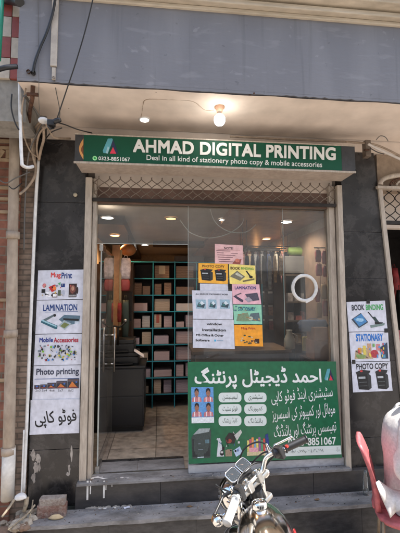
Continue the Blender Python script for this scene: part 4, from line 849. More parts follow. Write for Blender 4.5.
# kerb under the window panels
mb = MB(); M_sill = dirty('pale_marble', (.40, .405, .42, 1), (.22, .22, .235, 1), .7, 3, .4, (1, 2, 2), bump=.04)
zk = U(200, 463.5, -.05).z
mb.box((xd-.004, -.048, ZT+.001), (xg1+.055, .012, zk-.012), M_sill); mb.build('kerb_strip', None, SF, bevel=.003)
# ------------------------------------------------------------------ ceiling lights inside
CLG = 'recessed ceiling lights inside the shop'
for (px, py, kind, lb) in ((107.6, 217, 'c', 'white ceiling light at the far left behind the glass'), (115, 235, 'w', 'warm orange ceiling light just above the glass door'), (145, 244.5, 'c', 'small white ceiling light above the teal rack'), (171, 218, 'o', 'dull warm ceiling light between the two front white ones'),
                           (224.4, 219.4, 'c', 'white ceiling light above the coloured papers on the window'), (286.5, 221.5, 'c', 'brightest white ceiling light near the right window panel'), (266.4, 238.5, 'w', 'warm ceiling light on the dark wooden ceiling, nearer of the two'), (252.6, 250, 'w', 'warm ceiling light on the dark wooden ceiling, farther of the two')):
    p = UZ(px, py, ZI-.055); y = min(p.y, YB-.3)
    z = ZI-.051 if p.x > .7 else ZI-.003
    if p.x < -.36: z = ZI-.103
    p = U(px, py, y) if False else UZ(px, py, z); 
    t = thing('ceiling_light', lb, 'ceiling light', (p.x, p.y, z), CLG)
    warm = kind != 'c'; r = .055
    mb = MB(); mb.lathe([(r+.016, 0), (r+.014, -.008), (r, -.010)], (p.x, p.y, z), m=M_steel, n=24); mb.build('rim', None, t)
    e = emit('lamp_'+kind, (1, .93, .85, 1) if kind == 'c' else (1, .45, .14, 1), {'c': 5.0, 'w': 5.0, 'o': 1.6}[kind])
    mb = MB(); mb.lathe([(r, -.0095), (0, -.012)], (p.x, p.y, z), m=e, n=24); mb.build('lens', None, t)
    ld = bpy.data.lights.new('lamp', 'SPOT'); ld.energy = {'c': 9, 'w': 14, 'o': 4}[kind]*LAMP; ld.spot_size = math.radians(150); ld.spot_blend = .6; ld.shadow_soft_size = .05
    ld.color = (1, .9, .78) if kind == 'c' else (1, .55, .24)
    lo = bpy.data.objects.new('lamp', ld); COL.objects.link(lo); lo.parent = t; lo.location = (0, 0, -.03)
for pts, lb in (([(180, 220), (186, 228), (192, 233.5), (207, 238), (225, 235), (240, 226), (244, 218)], 'white cable sagging in a shallow arc inside the window, lower one'), ([(210, 209), (213, 218), (219, 226), (231, 232), (246, 232), (256, 224.5)], 'white cable sagging inside the window, upper one')):
    cable('hanging_cable', [U(x, y, .45) for x, y in pts], .0045, M_white, lb, group='white cables inside the window')
# ------------------------------------------------------------------ teal rack with paper packs
Yr = UZ(160, 408, ZT).y
T = thing('teal_rack', 'teal metal shelf rack with many compartments at the back of the shop', 'shelf rack', (.1, Yr+.15, ZT))
M_teal = mat('teal_paint', (0.02, 0.26, 0.36, 1), .35, var=.2)
bx = [U(130.7+22*i, 330, Yr).x for i in range(7)]
zs = [U(150, 262+16.6*k, Yr).z for k in range(9)]; zs[8] = max(zs[8], ZT+.03)
for x in bx:
    mb = MB(); mb.box((x-.006, Yr, ZT), (x+.006, Yr+.02, zs[0]+.012), M_teal); mb.box((x-.004, Yr+.02, ZT), (x+.004, Yr+.38, zs[0]+.01), M_dwood); mb.build('post', None, T)
for z in zs:
    mb = MB(); mb.box((bx[0], Yr-.003, z-.006), (bx[-1], Yr+.018, z+.006), M_teal); mb.box((bx[0]+.001, Yr+.019, z-.006), (bx[-1]-.001, Yr+.38, z+.005), M_dwood); mb.build('shelf', None, T)
mb = MB(); mb.box((bx[0], Yr+.381, ZT), (bx[-1], Yr+.39, zs[0]), M_dwood); mb.build('back_panel', None, T)
def layered(name, c1, c2, lab):
    mt, nt, b = base_mat(name); N = nt.nodes; L = nt.links; tc = N.new('ShaderNodeTexCoord'); sp = N.new('ShaderNodeSeparateXYZ'); L.new(tc.outputs['Object'], sp.inputs[0]); oi = N.new('ShaderNodeObjectInfo')
    w = N.new('ShaderNodeTexWave'); w.wave_type = 'BANDS'; w.bands_direction = 'Z'; w.inputs['Scale'].default_value = 2.2; w.inputs['Distortion'].default_value = 5; w.inputs['Detail'].default_value = 3; L.new(tc.outputs['Object'], w.inputs['Vector'])
    m1 = N.new('ShaderNodeMixRGB'); m1.inputs['Color1'].default_value = c1; m1.inputs['Color2'].default_value = c2; L.new(w.outputs['Fac'], m1.inputs['Fac'])
    # a printed label somewhere on the front
    ma = N.new('ShaderNodeMath'); ma.operation = 'ABSOLUTE'; L.new(sp.outputs[0], ma.inputs[0]); c_ = N.new('ShaderNodeMath'); c_.operation = 'LESS_THAN'; c_.inputs[1].default_value = .22; L.new(ma.outputs[0], c_.inputs[0])
    z1 = N.new('ShaderNodeMath'); z1.operation = 'GREATER_THAN'; z1.inputs[1].default_value = .35; L.new(sp.outputs[2], z1.inputs[0]); r1 = N.new('ShaderNodeMath'); r1.operation = 'GREATER_THAN'; r1.inputs[1].default_value = .86; L.new(oi.outputs['Random'], r1.inputs[0])
    q1 = N.new('ShaderNodeMath'); q1.operation = 'MULTIPLY'; L.new(c_.outputs[0], q1.inputs[0]); L.new(z1.outputs[0], q1.inputs[1]); q2 = N.new('ShaderNodeMath'); q2.operation = 'MULTIPLY'; L.new(q1.outputs[0], q2.inputs[0]); L.new(r1.outputs[0], q2.inputs[1])
    m2 = N.new('ShaderNodeMixRGB'); L.new(m1.outputs[0], m2.inputs['Color1']); m2.inputs['Color2'].default_value = lab; L.new(q2.outputs[0], m2.inputs['Fac']); L.new(m2.outputs[0], b.inputs['Base Color']); b.inputs['Roughness'].default_value = .6; return mt
PK = [layered('pack_pink', (.52, .40, .42, 1), (.42, .31, .33, 1), (.15, .2, .4, 1)), layered('pack_beige', (.48, .38, .31, 1), (.38, .30, .24, 1), (.35, .08, .06, 1)), layered('pack_white', (.62, .58, .58, 1), (.50, .46, .47, 1), (.1, .2, .3, 1)), layered('pack_brown', (.22, .14, .10, 1), (.13, .08, .06, 1), (.4, .33, .25, 1)), layered('pack_mauve', (.46, .38, .44, 1), (.36, .29, .35, 1), (.55, .5, .5, 1))]
CN = ['pink', 'beige', 'off white', 'brown', 'mauve']; ORD = ['top', 'second', 'third', 'fourth', 'fifth', 'sixth', 'seventh', 'lowest']
def pack_proto(ci):
    mb = MB(); mb.box((-.5, 0, 0), (.5, 1, 1), PK[ci]); return mb
rr_ = random.Random(21); protos = {}
def place_pack(x0, x1, z, h, ci, depth, label, y=None, rz=0):
    if ci not in protos:
        o = pack_proto(ci).build('paper_pack', None); protos[ci] = o
    else:
        o = protos[ci].copy(); COL.objects.link(o)
    o.location = ((x0+x1)/2, y if y is not None else Yr+.05, z); o.scale = (x1-x0, depth, h); o.rotation_euler = (0, 0, rz)
    tag(o, label, 'paper pack', 'paper packs on the teal rack')
for k in range(8):
    for b in range(3 if k else 4):
        xa, xb = bx[b]+.016, bx[b+1]-.016; z = zs[k+1]+.0075; H = zs[k]-zs[k+1]-.03; w_ = xb-xa
        n = 1 if k < 1 else rr_.choice([1, 2, 2, 1])
        if k == 0 and b == 0: continue
        for i in range(n):
            f = rr_.uniform(.75, .97); wa = w_/n; x0 = xa+wa*i+.004; x1 = x0+wa*f-.006
            h = H*(rr_.uniform(.30, .62) if rr_.random() < .6 else rr_.uniform(.75, .97)); ci = rr_.choice([0, 0, 1, 2, 2, 4, 4]) if k > 1 else 3
            place_pack(x0, x1, z, h, ci, .28, '%s pack, %s, %s shelf space down, %s bay of the teal rack' % (CN[ci], 'alone' if n == 1 else ('left half' if i == 0 else 'right half'), ORD[k], ['first', 'second', 'third', 'fourth'][b]), y=Yr+rr_.uniform(.025, .07), rz=rr_.uniform(-.04, .04))
# things lying on top of the rack
mb = MB(); mb.box((bx[2], Yr+.05, zs[0]+.013), (bx[3]+.1, Yr+.3, zs[0]+.09), M_dwood, ch=.006); o = mb.build('carton', None); recentre(o); tag(o, 'low dark brown carton on top of the teal rack', 'carton')
# low stone step / plinth in front of rack
# ------------------------------------------------------------------ black counter with printers
yc = .93; xc1 = U(144, 430, yc).x; zc1 = U(140, 366, yc).z
C = thing('black_counter', 'black cabinet counter at the left inside the shop carrying black printers', 'counter', (-.6, 1.2, ZT))
M_cnt = mat('counter_black', (.014, .014, .016, 1), .38, var=.3, scale=3, rvar=.1)
mb = MB(); mb.box((xi0+.01, yc, ZT+.05), (xc1, 1.45, zc1-.022), M_cnt); mb.build('body', None, C, bevel=.004)
mb = MB(); mb.box((xi0+.01, yc-.012, zc1-.02), (xc1+.012, 1.46, zc1), M_cnt); mb.build('top', None, C, bevel=.004)
mb = MB(); mb.box((xi0+.02, yc+.03, ZT), (xc1-.02, 1.44, ZT+.049), M_dk); mb.build('plinth', None, C)
mb = MB(); zz = ZT+.36; mb.box((xi0+.02, yc-.008, ZT+.07), (xc1-.012, yc-.001, zz), M_cnt); mb.build('door_panel', None, C, bevel=.003); mb = MB(); mb.box((xi0+.02, yc-.008, zz+.008), (xc1-.012, yc-.001, zc1-.03), M_cnt); mb.build('drawer_front', None, C, bevel=.003)
def printer(x0, x1, z0, z1, y0, label, name='printer'):
    t = thing(name, label, 'printer', ((x0+x1)/2, y0+.2, z0)); H = z1-z0
    mb = MB(); mb.box((x0, y0, z0), (x1, y0+.36, z0+H*.66), M_dk, ch=.012); mb.build('body', None, t)
    mb = MB(); mb.box((x0+.005, y0+.006, z0+H*.68), (x1-.005, y0+.35, z1), M_dk, ch=.01); mb.build('scanner_lid', None, t)
    mb = MB(); mb.box((x0+.06, y0-.07, z0+H*.12), (x1-.06, y0+.02, z0+H*.17), M_dk); mb.build('paper_tray', None, t)
    mb = MB(); mb.box((x0+.05, y0-.002, z0+H*.45), (x0+.12, y0+.004, z0+H*.58), mat('grey_panel', (.12, .12, .13, 1), .3)); mb.build('control_panel', None, t); return t
xp1 = U(136, 352, yc+.1).x; zp = U(120, 340, yc+.1).z; zm = U(120, 353, yc+.1).z
printer(xp1-.36, xp1+.03, zc1, zm, yc+.09, 'black printer standing directly on the black counter')
printer(xp1-.35, xp1-.02, zm, zp, yc+.11, 'black printer stacked on top of another black printer')
mb = MB(); a = U(136, 351, yc+.02); b = U(144, 357, yc+.02)
mb.add([(a.x-.02, yc+.02, a.z), (b.x, yc+.0, b.z), (b.x-.01, yc+.19, b.z+.004), (a.x-.03, yc+.2, a.z+.006), (a.x-.02, yc+.02, a.z-.004), (b.x, yc+.0, b.z-.004), (b.x-.01, yc+.19, b.z), (a.x-.03, yc+.2, a.z+.002)], [(0, 1, 2, 3), (7, 6, 5, 4), (0, 4, 5, 1), (1, 5, 6, 2), (2, 6, 7, 3), (3, 7, 4, 0)], M_paper)
o = mb.build('paper_sheet', None); recentre(o); tag(o, 'white paper sheet jutting from the printers on the black counter', 'paper')
KT = thing('tall_cabinet', 'tall dark cabinet behind the printers at the left inside the shop', 'cabinet', (-.6, 1.55, ZT)); a = U(133.5, 264, 1.52)
MB().box((xi0+.005, 1.52, ZT), (a.x, 1.9, a.z), M_dwood).build('body', None, KT, bevel=.004)
for k in range(3):
    z_ = ZT+.75+k*.36; mb = MB(); mb.box((xi0+.02, 1.508, z_), (a.x-.012, 1.5185, min(a.z-.01, z_+.35)), M_dk if k % 2 else M_dwood); mb.build('door_panel', None, KT)
# display post with hanging goods, left
DS = thing('display_stand', 'dark brown wooden display post on the black counter with things hanging from it', 'display stand', U(115, 340, 1.25))
mb = MB(); a = U(112.5, 245, 1.25); b = U(118, 366, 1.25); mb.box((a.x, 1.25, zc1), (b.x, 1.30, a.z), M_wood); mb.build('post', None, DS)
mb = MB(); a = U(118.5, 250, 1.27); b = U(121, 330, 1.27); mb.box((a.x, 1.26, b.z), (b.x, 1.29, a.z), mat('ochre_strip', (.35, .24, .12, 1), .6)); mb.build('strip', None, DS)
mb = MB(); a = U(99, 262, 1.31); b = U(134, 264, 1.31); mb.box((a.x, 1.301, b.z), (b.x, 1.32, a.z), M_iron); mb.build('crossbar', None, DS)
mb = MB(); p = U(128, 250, 1.5); mb.ball(p, (.10, .07, .075), M_wood, 20, 12); mb.tube([p+Vector((0, 0, .07)), (p.x, p.y, ZI-.1)], .004, M_wire); o = mb.build('lamp_glow_sphere', None); recentre(o); tag(o, 'round brown wooden lampshade standing in for warm lamp glow left of the teal rack', 'sphere')  # wooden ball added in place of lamp glow on wood; emits nothing
def bag(px0, py0, px1, py1, Y, m, label, name='hanging_bag', dep=.05, cat='bag', group=None):
    a = U(px0, py0, Y); b = U(px1, py1, Y); cx = (a.x+b.x)/2; w_ = b.x-a.x; H = a.z-b.z; rg = random.Random(int(px0*13+py0)); rings = []
    for i in range(7):
        t = i/6; k = .82+.18*math.sin(PI*min(1, t*1.1)); d = dep*(.25+.75*math.sin(PI*(.1+.8*t)))
        rings.append([(cx+w_/2*k*math.copysign(abs(math.cos(q))**.6, math.cos(q))+rg.uniform(-.06, .06)*w_, Y+d/2*math.copysign(abs(math.sin(q))**.7, math.sin(q)), b.z+H*(1-t)) for q in [2*PI*j/12 for j in range(12)]])
    mb = MB(); mb.loft(rings, m); mb.tube([(cx-w_*.2, Y, a.z-.004), (cx-w_*.1, Y, a.z+H*.12), (cx+w_*.1, Y, a.z+H*.12), (cx+w_*.2, Y, a.z-.004)], .003, m); o = mb.build(name, None); recentre(o); return tag(o, label, cat, group)
bag(120.5, 258, 131, 279, 1.22, mat('pale_pink_cloth', (.42, .36, .38, 1), .7, var=.4, scale=25), 'pale pink packet hanging beside the brown display post, upper one')
bag(121, 279.5, 130, 291, 1.22, mat('deep_red_cloth', (.22, .03, .03, 1), .7), 'dark red packet hanging right below the pale pink packet')
bag(117.5, 303, 121.5, 322, 1.2, M_redg, 'narrow bright red packet hanging low on the brown display post')
bag(102, 300, 111, 326, 1.15, mat('slate_cloth', (.07, .10, .14, 1), .6), 'bluish grey packet hanging behind the open glass door')
bag(100, 268, 110, 290, 1.15, mat('dusk_cloth', (.10, .10, .11, 1), .6), 'dim grey packet hanging behind the glass door, above the bluish one')
mb = MB(); mb.tube([U(108, 321, 1.0), U(113, 326, 1.0), U(120, 327, 1.0), U(126, 322, 1.0)], .010, M_iron, 10); mb.ball(U(110.5, 321, 1.0), .018, M_steel); mb.ball(U(125.5, 320.5, 1.0), .018, M_steel); mb.tube([U(118, 326, 1.0), U(118, 345, 1.05)], .012, M_iron); o = mb.build('steel_arm', None); recentre(o); tag(o, 'curved dark arm with two round ends above the printers', 'stand')
bag(122, 300, 129, 340, 1.35, mat('dark_green_cloth', (.03, .05, .045, 1), .7), 'long dark packet hanging between post and teal rack')

# ------------------------------------------------------------------ right hand side behind the glass
yt = .55
TB = thing('wooden_table', 'brown wooden work table behind the window papers', 'table', (.8, .85, ZT)); M_tbl = mat('table_wood', (.13, .085, .06, 1), .5, var=.4, scale=7)
z = U(230, 351, yt).z; mb = MB(); mb.box((.33, yt, z-.03), (1.33, 1.15, z), M_tbl); mb.build('table_top', None, TB, bevel=.003)
for x in (.36, 1.27):
    for y in (yt+.03, 1.09): MB().box((x, y, ZT), (x+.04, y+.04, z-.031), M_tbl).build('leg', None, TB)
MB().box((.40, yt+.04, z-.3), (1.27, yt+.055, z-.031), M_tbl).build('apron', None, TB)
def small(name, label, cat, px0, py0, px1, py1, Y, dep, m, ch=.006, group=None, z0=None):
    a = U(px0, py0, Y); b = U(px1, py1, Y); mb = MB(); mb.box((a.x, Y, z0 if z0 is not None else b.z), (b.x, Y+dep, a.z), m, ch=ch); o = mb.build(name, None); recentre(o); return tag(o, label, cat, group)
small('carton', 'brown carton under the blue bag by the right window jamb, lower of two', 'carton', 314, 341, 329, 360, .12, .2, mat('kraft', (.28, .15, .09, 1), .7, var=.3), z0=None)
small('carton', 'brown carton right under the blue bag by the right window jamb, upper of two', 'carton', 314.5, 327.5, 328.5, 340.7, .12, .18, mat('kraft', (.28, .15, .09, 1), .7))
CS = thing('side_table', 'small dark side table carrying the cartons by the right window jamb', 'table', (1.4, .2, ZT)); a = U(312, 360.2, .10); b = U(331, 360.2, .10)
MB().box((a.x, .08, a.z-.025), (min(b.x, xg1-.003), .40, a.z-.001), M_dwood).build('table_top', None, CS)
for x in (a.x+.005, min(b.x, xg1)-.035):
    for y in (.09, .36): MB().box((x, y, ZT), (x+.025, y+.03, a.z-.026), M_dwood).build('leg', None, CS)
bag(298, 320, 328, 331, .24, mat('blue_cloth', (.13, .17, .28, 1), .7), 'pale blue bag lying on the brown cartons by the right jamb', 'bag', .1)
small('packet', 'small yellow packet standing on the work table', 'packet', 303, 337, 310, 351, .62, .04, mat('yellow_pack', (.45, .35, .06, 1), .5))
# pale jug
p = U(287, 352, .7); z0 = U(230, 351, yt).z+.001
mb = MB(); mb.lathe([(0, 0), (.05, 0), (.058, .04), (.055, .10), (.03, .15), (.028, .18), (.033, .19), (.026, .19), (.02, .02), (0, .02)], (p.x, .62, z0), m=mat('milky_plastic', (.45, .42, .36, 1), .35), n=24); mb.tube([(p.x+.05, .62, z0+.05), (p.x+.085, .62, z0+.08), (p.x+.08, .62, z0+.13), (p.x+.03, .62, z0+.155)], .006, mat('milky_plastic', (.45, .42, .36, 1), .35)); o = mb.build('jug', None); recentre(o); tag(o, 'milky white jug standing on the work table behind the window', 'jug')
# back display board with hanging packs
yd = 1.9; a = U(236, 247, yd); b = U(303, 300, yd)
PB = thing('display_board', 'dark display wall covered with hanging packs right of the window papers', 'display board', ((a.x+b.x)/2, yd+.05, ZT))
MB().box((a.x, yd+.02, ZT), (b.x, yd+.06, a.z), M_dwood).build('panel', None, PB)
for i in range(6):
    zz = a.z-.05-i*.19; MB().box((a.x+.01, yd+.008, zz-.006), (b.x-.01, yd+.0195, zz+.006), M_iron).build('rail', None, PB)
HC = [((.42, .30, .20), 'beige'), ((.10, .09, .09), 'black'), ((.30, .05, .05), 'red'), ((.20, .20, .22), 'grey'), ((.10, .16, .25), 'blue'), ((.42, .38, .34), 'off white'), ((.14, .08, .05), 'brown'), ((.05, .04, .04), 'dark'), ((.45, .22, .12), 'orange')]
rg = random.Random(5); pr = {}
for i in range(6):
    zz = a.z-.05-i*.19; n = 9
    for j in range(n):
        if rg.random() < .12: continue
        ci = rg.choice([0, 1, 1, 2, 3, 4, 5, 6, 7, 7, 8]); x = a.x+.04+(b.x-a.x-.08)*j/(n-1)
        if ci not in pr:
            mt_ = mat('goods_'+HC[ci][1].replace(' ', '_'), HC[ci][0]+(1,), .55, var=.5, scale=30)
            mb = MB(); mb.box((-.032, -.012, -.16), (.032, .012, -.03), mt_, ch=.004); mb.box((-.030, -.002, -.03), (.030, .002, -.004), M_white); o = mb.build('hanging_pack', None); pr[ci] = o
        else: o = pr[ci].copy(); COL.objects.link(o)
        o.location = (x, yd-.010, zz+.01); o.scale = (rg.uniform(.75, 1.15), 1, rg.uniform(.8, 1.1)); o.rotation_euler = (0, rg.uniform(-.06, .06), 0)
        tag(o, '%s hanging pack, %s from the left, %s row of the display wall' % (HC[ci][1], ['first', 'second', 'third', 'fourth', 'fifth', 'sixth', 'seventh', 'eighth', 'ninth'][j], ORD[i] if i < 5 else 'lowest'), 'pack', 'packs hanging on the display wall')
wg = random.Random(41); HM = [('beige', (.42, .30, .20)), ('rose', (.40, .20, .20)), ('grey', (.25, .24, .24)), ('black', (.03, .03, .03)), ('tan', (.40, .26, .14)), ('red', (.38, .04, .04)), ('navy', (.04, .06, .13)), ('cream', (.5, .43, .34))]
spots_ = [('front', .75, 244, 284, 256), ('middle', 1.15, 240, 286, 254), ('rear', 1.5, 238, 290, 252)]
for rn, yy, xa, xb, ytop in spots_:
    a = U(xa, ytop-6, yy); b = U(xb, ytop-6, yy); mb = MB(); mb.tube([(a.x, yy, a.z), (b.x, yy, a.z)], .006, M_iron)
    for xx in (a.x+.03, b.x-.03): mb.tube([(xx, yy, a.z), (xx, yy, ZI+.0)], .003, M_iron)
    o = mb.build('hanging_rail', None); recentre(o); tag(o, rn+' dark rail under the wooden ceiling carrying hanging packs', 'rail')
    n = 7; st_ = (xb-xa)/n
    for j in range(n):
        ci = wg.randrange(len(HM)); px = xa+j*st_+wg.uniform(0, 1); hpx = wg.uniform(14, 34)
        bag(px, ytop, px+st_*wg.uniform(.6, .9), ytop+hpx, yy, mat('cloth_'+HM[ci][0], HM[ci][1]+(1,), .65, var=.55, scale=28), '%s packet, %s from the left on the %s rail under the wooden ceiling' % (HM[ci][0], ['first', 'second', 'third', 'fourth', 'fifth', 'sixth', 'seventh'][j], rn), 'hanging_packet', .05, 'packet', 'packets on the ceiling rails')
# dark cabinet with grey box and green bag
yk = 1.05; a = U(284, 274, yk); b = U(331, 300, yk); x1_ = min(b.x, xi1-.01)
KB = thing('dark_cabinet', 'open dark cabinet behind the right window panel below the grey box', 'cabinet', ((a.x+x1_)/2, yk+.2, ZT))
for x in (a.x, x1_-.02): MB().box((x, yk, ZT), (x+.02, yk+.4, a.z), M_dwood).build('side_panel', None, KB)
MB().box((a.x+.021, yk+.38, ZT), (x1_-.021, yk+.4, a.z), M_dk).build('back_panel', None, KB)
for z in (a.z-.02, U(290, 303, yk).z, U(290, 322, yk).z, U(290, 345, yk).z): MB().box((a.x+.021, yk+.004, z), (x1_-.021, yk+.379, z+.018), mat('shelf_edge', (.10, .075, .055, 1), .5)).build('shelf', None, KB)
small('storage_box', 'grey plastic storage box on the dark cabinet under the green bag', 'box', 285, 256, 314, 273.5, yk+.02, .3, mat('grey_box', (.16, .15, .14, 1), .5), .01)
bag(287, 247.5, 313, 255.5, yk+.12, mat('lime_cloth', (.26, .38, .07, 1), .6, var=.3), 'lime green bag lying on the grey storage box', 'bag', .12)
rg = random.Random(11); it = [(.45, .12, .10), (.15, .12, .1), (.4, .3, .2), (.08, .1, .16), (.35, .3, .28), (.05, .05, .05)]; nm = ['red', 'dark brown', 'tan', 'navy', 'pale grey', 'black']
for si, (py, hh) in enumerate(((303, 12), (322, 13), (345, 14))):
    px = 288
    while px < 322:
        wpx = rg.uniform(4, 8); ci = rg.randrange(6); h_ = rg.uniform(.45, .9)*hh
        small('boxed_item', '%s boxed item on the %s shelf of the dark cabinet, %s' % (nm[ci], ['top', 'middle', 'lowest'][si], ['at its left end', 'left of its middle', 'in its middle', 'right of its middle', 'towards its right', 'at its right end', 'at its right corner'][min(6, int((px-288)/5.8))]), 'boxed item', px, py-h_, px+wpx-.8, py-.05, yk+.05, .12, mat('item_%d' % ci, it[ci]+(1,), .6, var=.4, scale=20), .004, 'boxed items in the dark cabinet'); px += wpx+rg.uniform(0, 2)
WP = MB(); WP.box((xi1-.03, .13, ZT), (xi1-.002, 2.6, 2.2), mat('panel_wood', (.30, .19, .13, 1), .5, var=.35, scale=5)); WP.build('wall_panelling', None, B)
for q in ((315, 250, 321, 262, 0), (321.5, 251, 328, 264, 1), (315.5, 264, 322, 276, 1), (322.5, 266, 328, 277, 0), (315, 288, 320, 302, 0), (321, 284, 327, 299, 2), (316, 303, 322, 318, 2), (322.5, 301, 328, 316, 0)):
    k = q[4]; bag(q[0], q[1], q[2], q[3], .5, [M_redg, M_pinkg, mat('gold_pack', (.35, .22, .10, 1), .5)][k], ['bright red', 'pink', 'tan gold'][k]+' packet hanging by the right window jamb, '+{250: 'top left', 251: 'top right', 264: 'second row left', 266: 'second row right', 288: 'third row left', 284: 'third row right', 303: 'bottom row left', 301: 'bottom row right'}[q[1]], 'hanging_packet', .05, 'packet', 'packets hanging by the right jamb')
mb = MB(); a = U(329, 248, .5); mb.tube([(U(314, 248, .5).x, .5, a.z), (xi1-.031, .5, a.z)], .006, M_iron)
for q in ((318, 250), (324.7, 251)):
    p = U(q[0], q[1], .5); mb.tube([(p.x+.02, .5, a.z), (p.x+.03, .53, U(0, 318, .5).z)], .0018, M_iron)
o = mb.build('hanging_rail', None); recentre(o); tag(o, 'thin dark rail carrying the red packets by the right jamb', 'rail')
# white ring on the glass
p = U(304.3, 288, .005); R = 12.6/370*3.1
mb = MB(); pts = [(p.x+R*math.cos(2*PI*i/48), .001, p.z+R*1.03*math.sin(2*PI*i/48)) for i in range(48)]; mb.tube(pts, .0145, M_white, 10, closed=True)
mb.box((p.x+.0, -.013, p.z-R-.012), (p.x+.07, .013, p.z-R+.016), M_white, rot=Matrix.Rotation(-.45, 3, 'Y'), ch=.003); o = mb.build('ring_light', None); recentre(o); tag(o, 'white ring light fixed on the right window panel', 'ring light')

# ------------------------------------------------------------------ neighbour shop goods
for i, (px, py0, py1, Y, m_) in enumerate(((390, 268, 300, .9, M_redg), (396, 290, 330, .7, M_dk), (392, 305, 352, .9, M_pinkg), (397, 345, 400, .6, M_redg), (401, 250, 290, 1.0, M_wood))):
    bag(px, py0, px+9, py1, Y, m_, ['bright red cloth hanging in the neighbouring shop, upper one', 'black bag hanging in the neighbouring shop', 'pink cloth hanging in the neighbouring shop', 'long red cloth hanging low in the neighbouring shop', 'brown bag hanging at the back of the neighbouring shop'][i], 'hanging_cloth', .1, 'cloth', 'goods hanging in the neighbouring shop')
cable('red_cord', [U(386, 300, .1), U(389, 350, .1), U(394, 398, .1), U(399, 440, .1)], .009, M_redg, 'red cord hanging beside the jamb of the neighbouring shop', 'cord')
MB().box((U(381, 400, .05).x+.2, .06, GZ), (3.6, .4, ZL), M_riser).build('step', None, RN)
# ------------------------------------------------------------------ motorcycle
def Rz(a): return Matrix.Rotation(a, 4, 'Z')
yaw = math.radians(BYAW); steer = math.radians(BSTEER); lean = math.radians(-BLEAN)
clamp = Vector((0, .335, .99))
R0 = Rz(yaw) @ Matrix.Rotation(lean, 4, 'Y'); o_ = Vector((.558, -1.658, GZ))
XF = Matrix.Translation(o_) @ R0
ax = Vector((0, -.42, 1)).normalized(); pv = Vector((0, .36, .90))
XS = XF @ Matrix.Translation(pv) @ Matrix.Rotation(steer, 4, ax) @ Matrix.Translation(-pv)
MC = thing('motorcycle', 'parked motorcycle with chrome handlebar and shiny tank in sunlight before the steps', 'motorcycle', (o_.x, o_.y, GZ))
M_tank = mat('tank_chrome', (.74, .69, .62, 1), .13, 1.0, var=.15, scale=9, rvar=.09); M_rub = mat('tyre_rubber', (.015, .015, .015, 1), .8, bump=.3, bscale=80); M_al = mat('cast_aluminium', (.45, .44, .42, 1), .35, .9, var=.2, scale=20)
M_red2 = mat('red_paint', (.25, .01, .012, 1), .25, coat=.5); M_lens = mat('clear_lens', (.6, .62, .62, 1), .08, .3); M_amb = mat('amber_lens', (.55, .2, .02, 1), .2)
def wheel(c, XM, who):
    t = []
    ro, rt = .285, .038
    mb = MB(); mb.tube([(c[0], c[1]+(ro-rt)*math.cos(2*PI*i/48), c[2]+(ro-rt)*math.sin(2*PI*i/48)) for i in range(48)], rt, M_rub, 14, closed=True); W = mb.build('tyre', None, MC, xf=XM)
    mb = MB(); mb.lathe([(.225, -.028), (.232, -.02), (.222, 0), (.232, .02), (.225, .028)], c, (1, 0, 0), M_chrome, 48); mb.build('rim', None, W, xf=XM)
    mb = MB(); mb.lathe([(0, -.07), (.02, -.07), (.03, -.05), (.055, -.04), (.055, .04), (.03, .05), (.02, .07), (0, .07)], c, (1, 0, 0), M_al, 24); mb.build('hub', None, W, xf=XM)
    mb = MB()
    for i in range(36):
        a = 2*PI*i/36; b = a+(.5 if i % 2 else -.5); sx = .035 if i % 4 < 2 else -.035
        mb.tube([(c[0]+sx, c[1]+.05*math.cos(b), c[2]+.05*math.sin(b)), (c[0], c[1]+.224*math.cos(a), c[2]+.224*math.sin(a))], .0016, M_steel, 4, caps=False)
    o = mb.build('spokes', None, W, xf=XM)
fw = (0, .66, .285); rw = (0, -.58, .285)
wheel(fw, XS, 'front'); wheel(rw, XF, 'rear')
for s in (-1, 1):
    mb = MB(); mb.tube([(s*.085, .665, .285), (s*.085, .575, .50)], .026, M_al, 14); mb.tube([(s*.085, .575, .50), (s*.085, .50, .68)], .024, M_dk, 14); mb.tube([(s*.085, .50, .68), (s*.085, .385, .955)], .0165, M_chrome, 14); mb.build('fork_leg', None, MC, xf=XS)
mb = MB(); mb.box((-.115, .36, .93), (.115, .43, .955), M_al, ch=.008); mb.box((-.11, .40, .80), (.11, .475, .825), M_al, ch=.008)
for s in (-1, 1):
    mb.lathe([(.022, 0), (.022, .012), (.012, .018), (0, .018)], (s*.085, .385, .956), (0, 0, 1), M_chrome, 16); mb.box((s*.035-.014, .315, .955), (s*.035+.014, .36, 1.005), M_al, ch=.005)
mb.lathe([(.02, 0), (.02, .02), (0, .024)], (0, .38, .956), (0, 0, 1), M_chrome, 14); mb.build('triple_clamp', None, MC, xf=XS)
def spl(pts, k=8):
    P = [Vector(p) for p in pts]; out = []
    for i in range(len(P)-1):
        p0 = P[max(i-1, 0)]; p1 = P[i]; p2 = P[i+1]; p3 = P[min(i+2, len(P)-1)]
        for q in range(k):
            t = q/k; out.append(.5*((2*p1)+(-p0+p2)*t+(2*p0-5*p1+4*p2-p3)*t*t+(-p0+3*p1-3*p2+p3)*t**3))
    out.append(P[-1]); return out
HB = [(.02, .335, .99), (.07, .335, .99), (.11, .32, 1.03), (.145, .27, 1.05), (.165, .238, 1.051), (.27, .187, 1.041)]
bar = [(-x, y, z) for x, y, z in HB[::-1]]+HB
mb = MB(); mb.tube(spl(bar, 6), .0115, M_chrome, 14); HBo = mb.build('handlebar', None, MC, xf=XS)
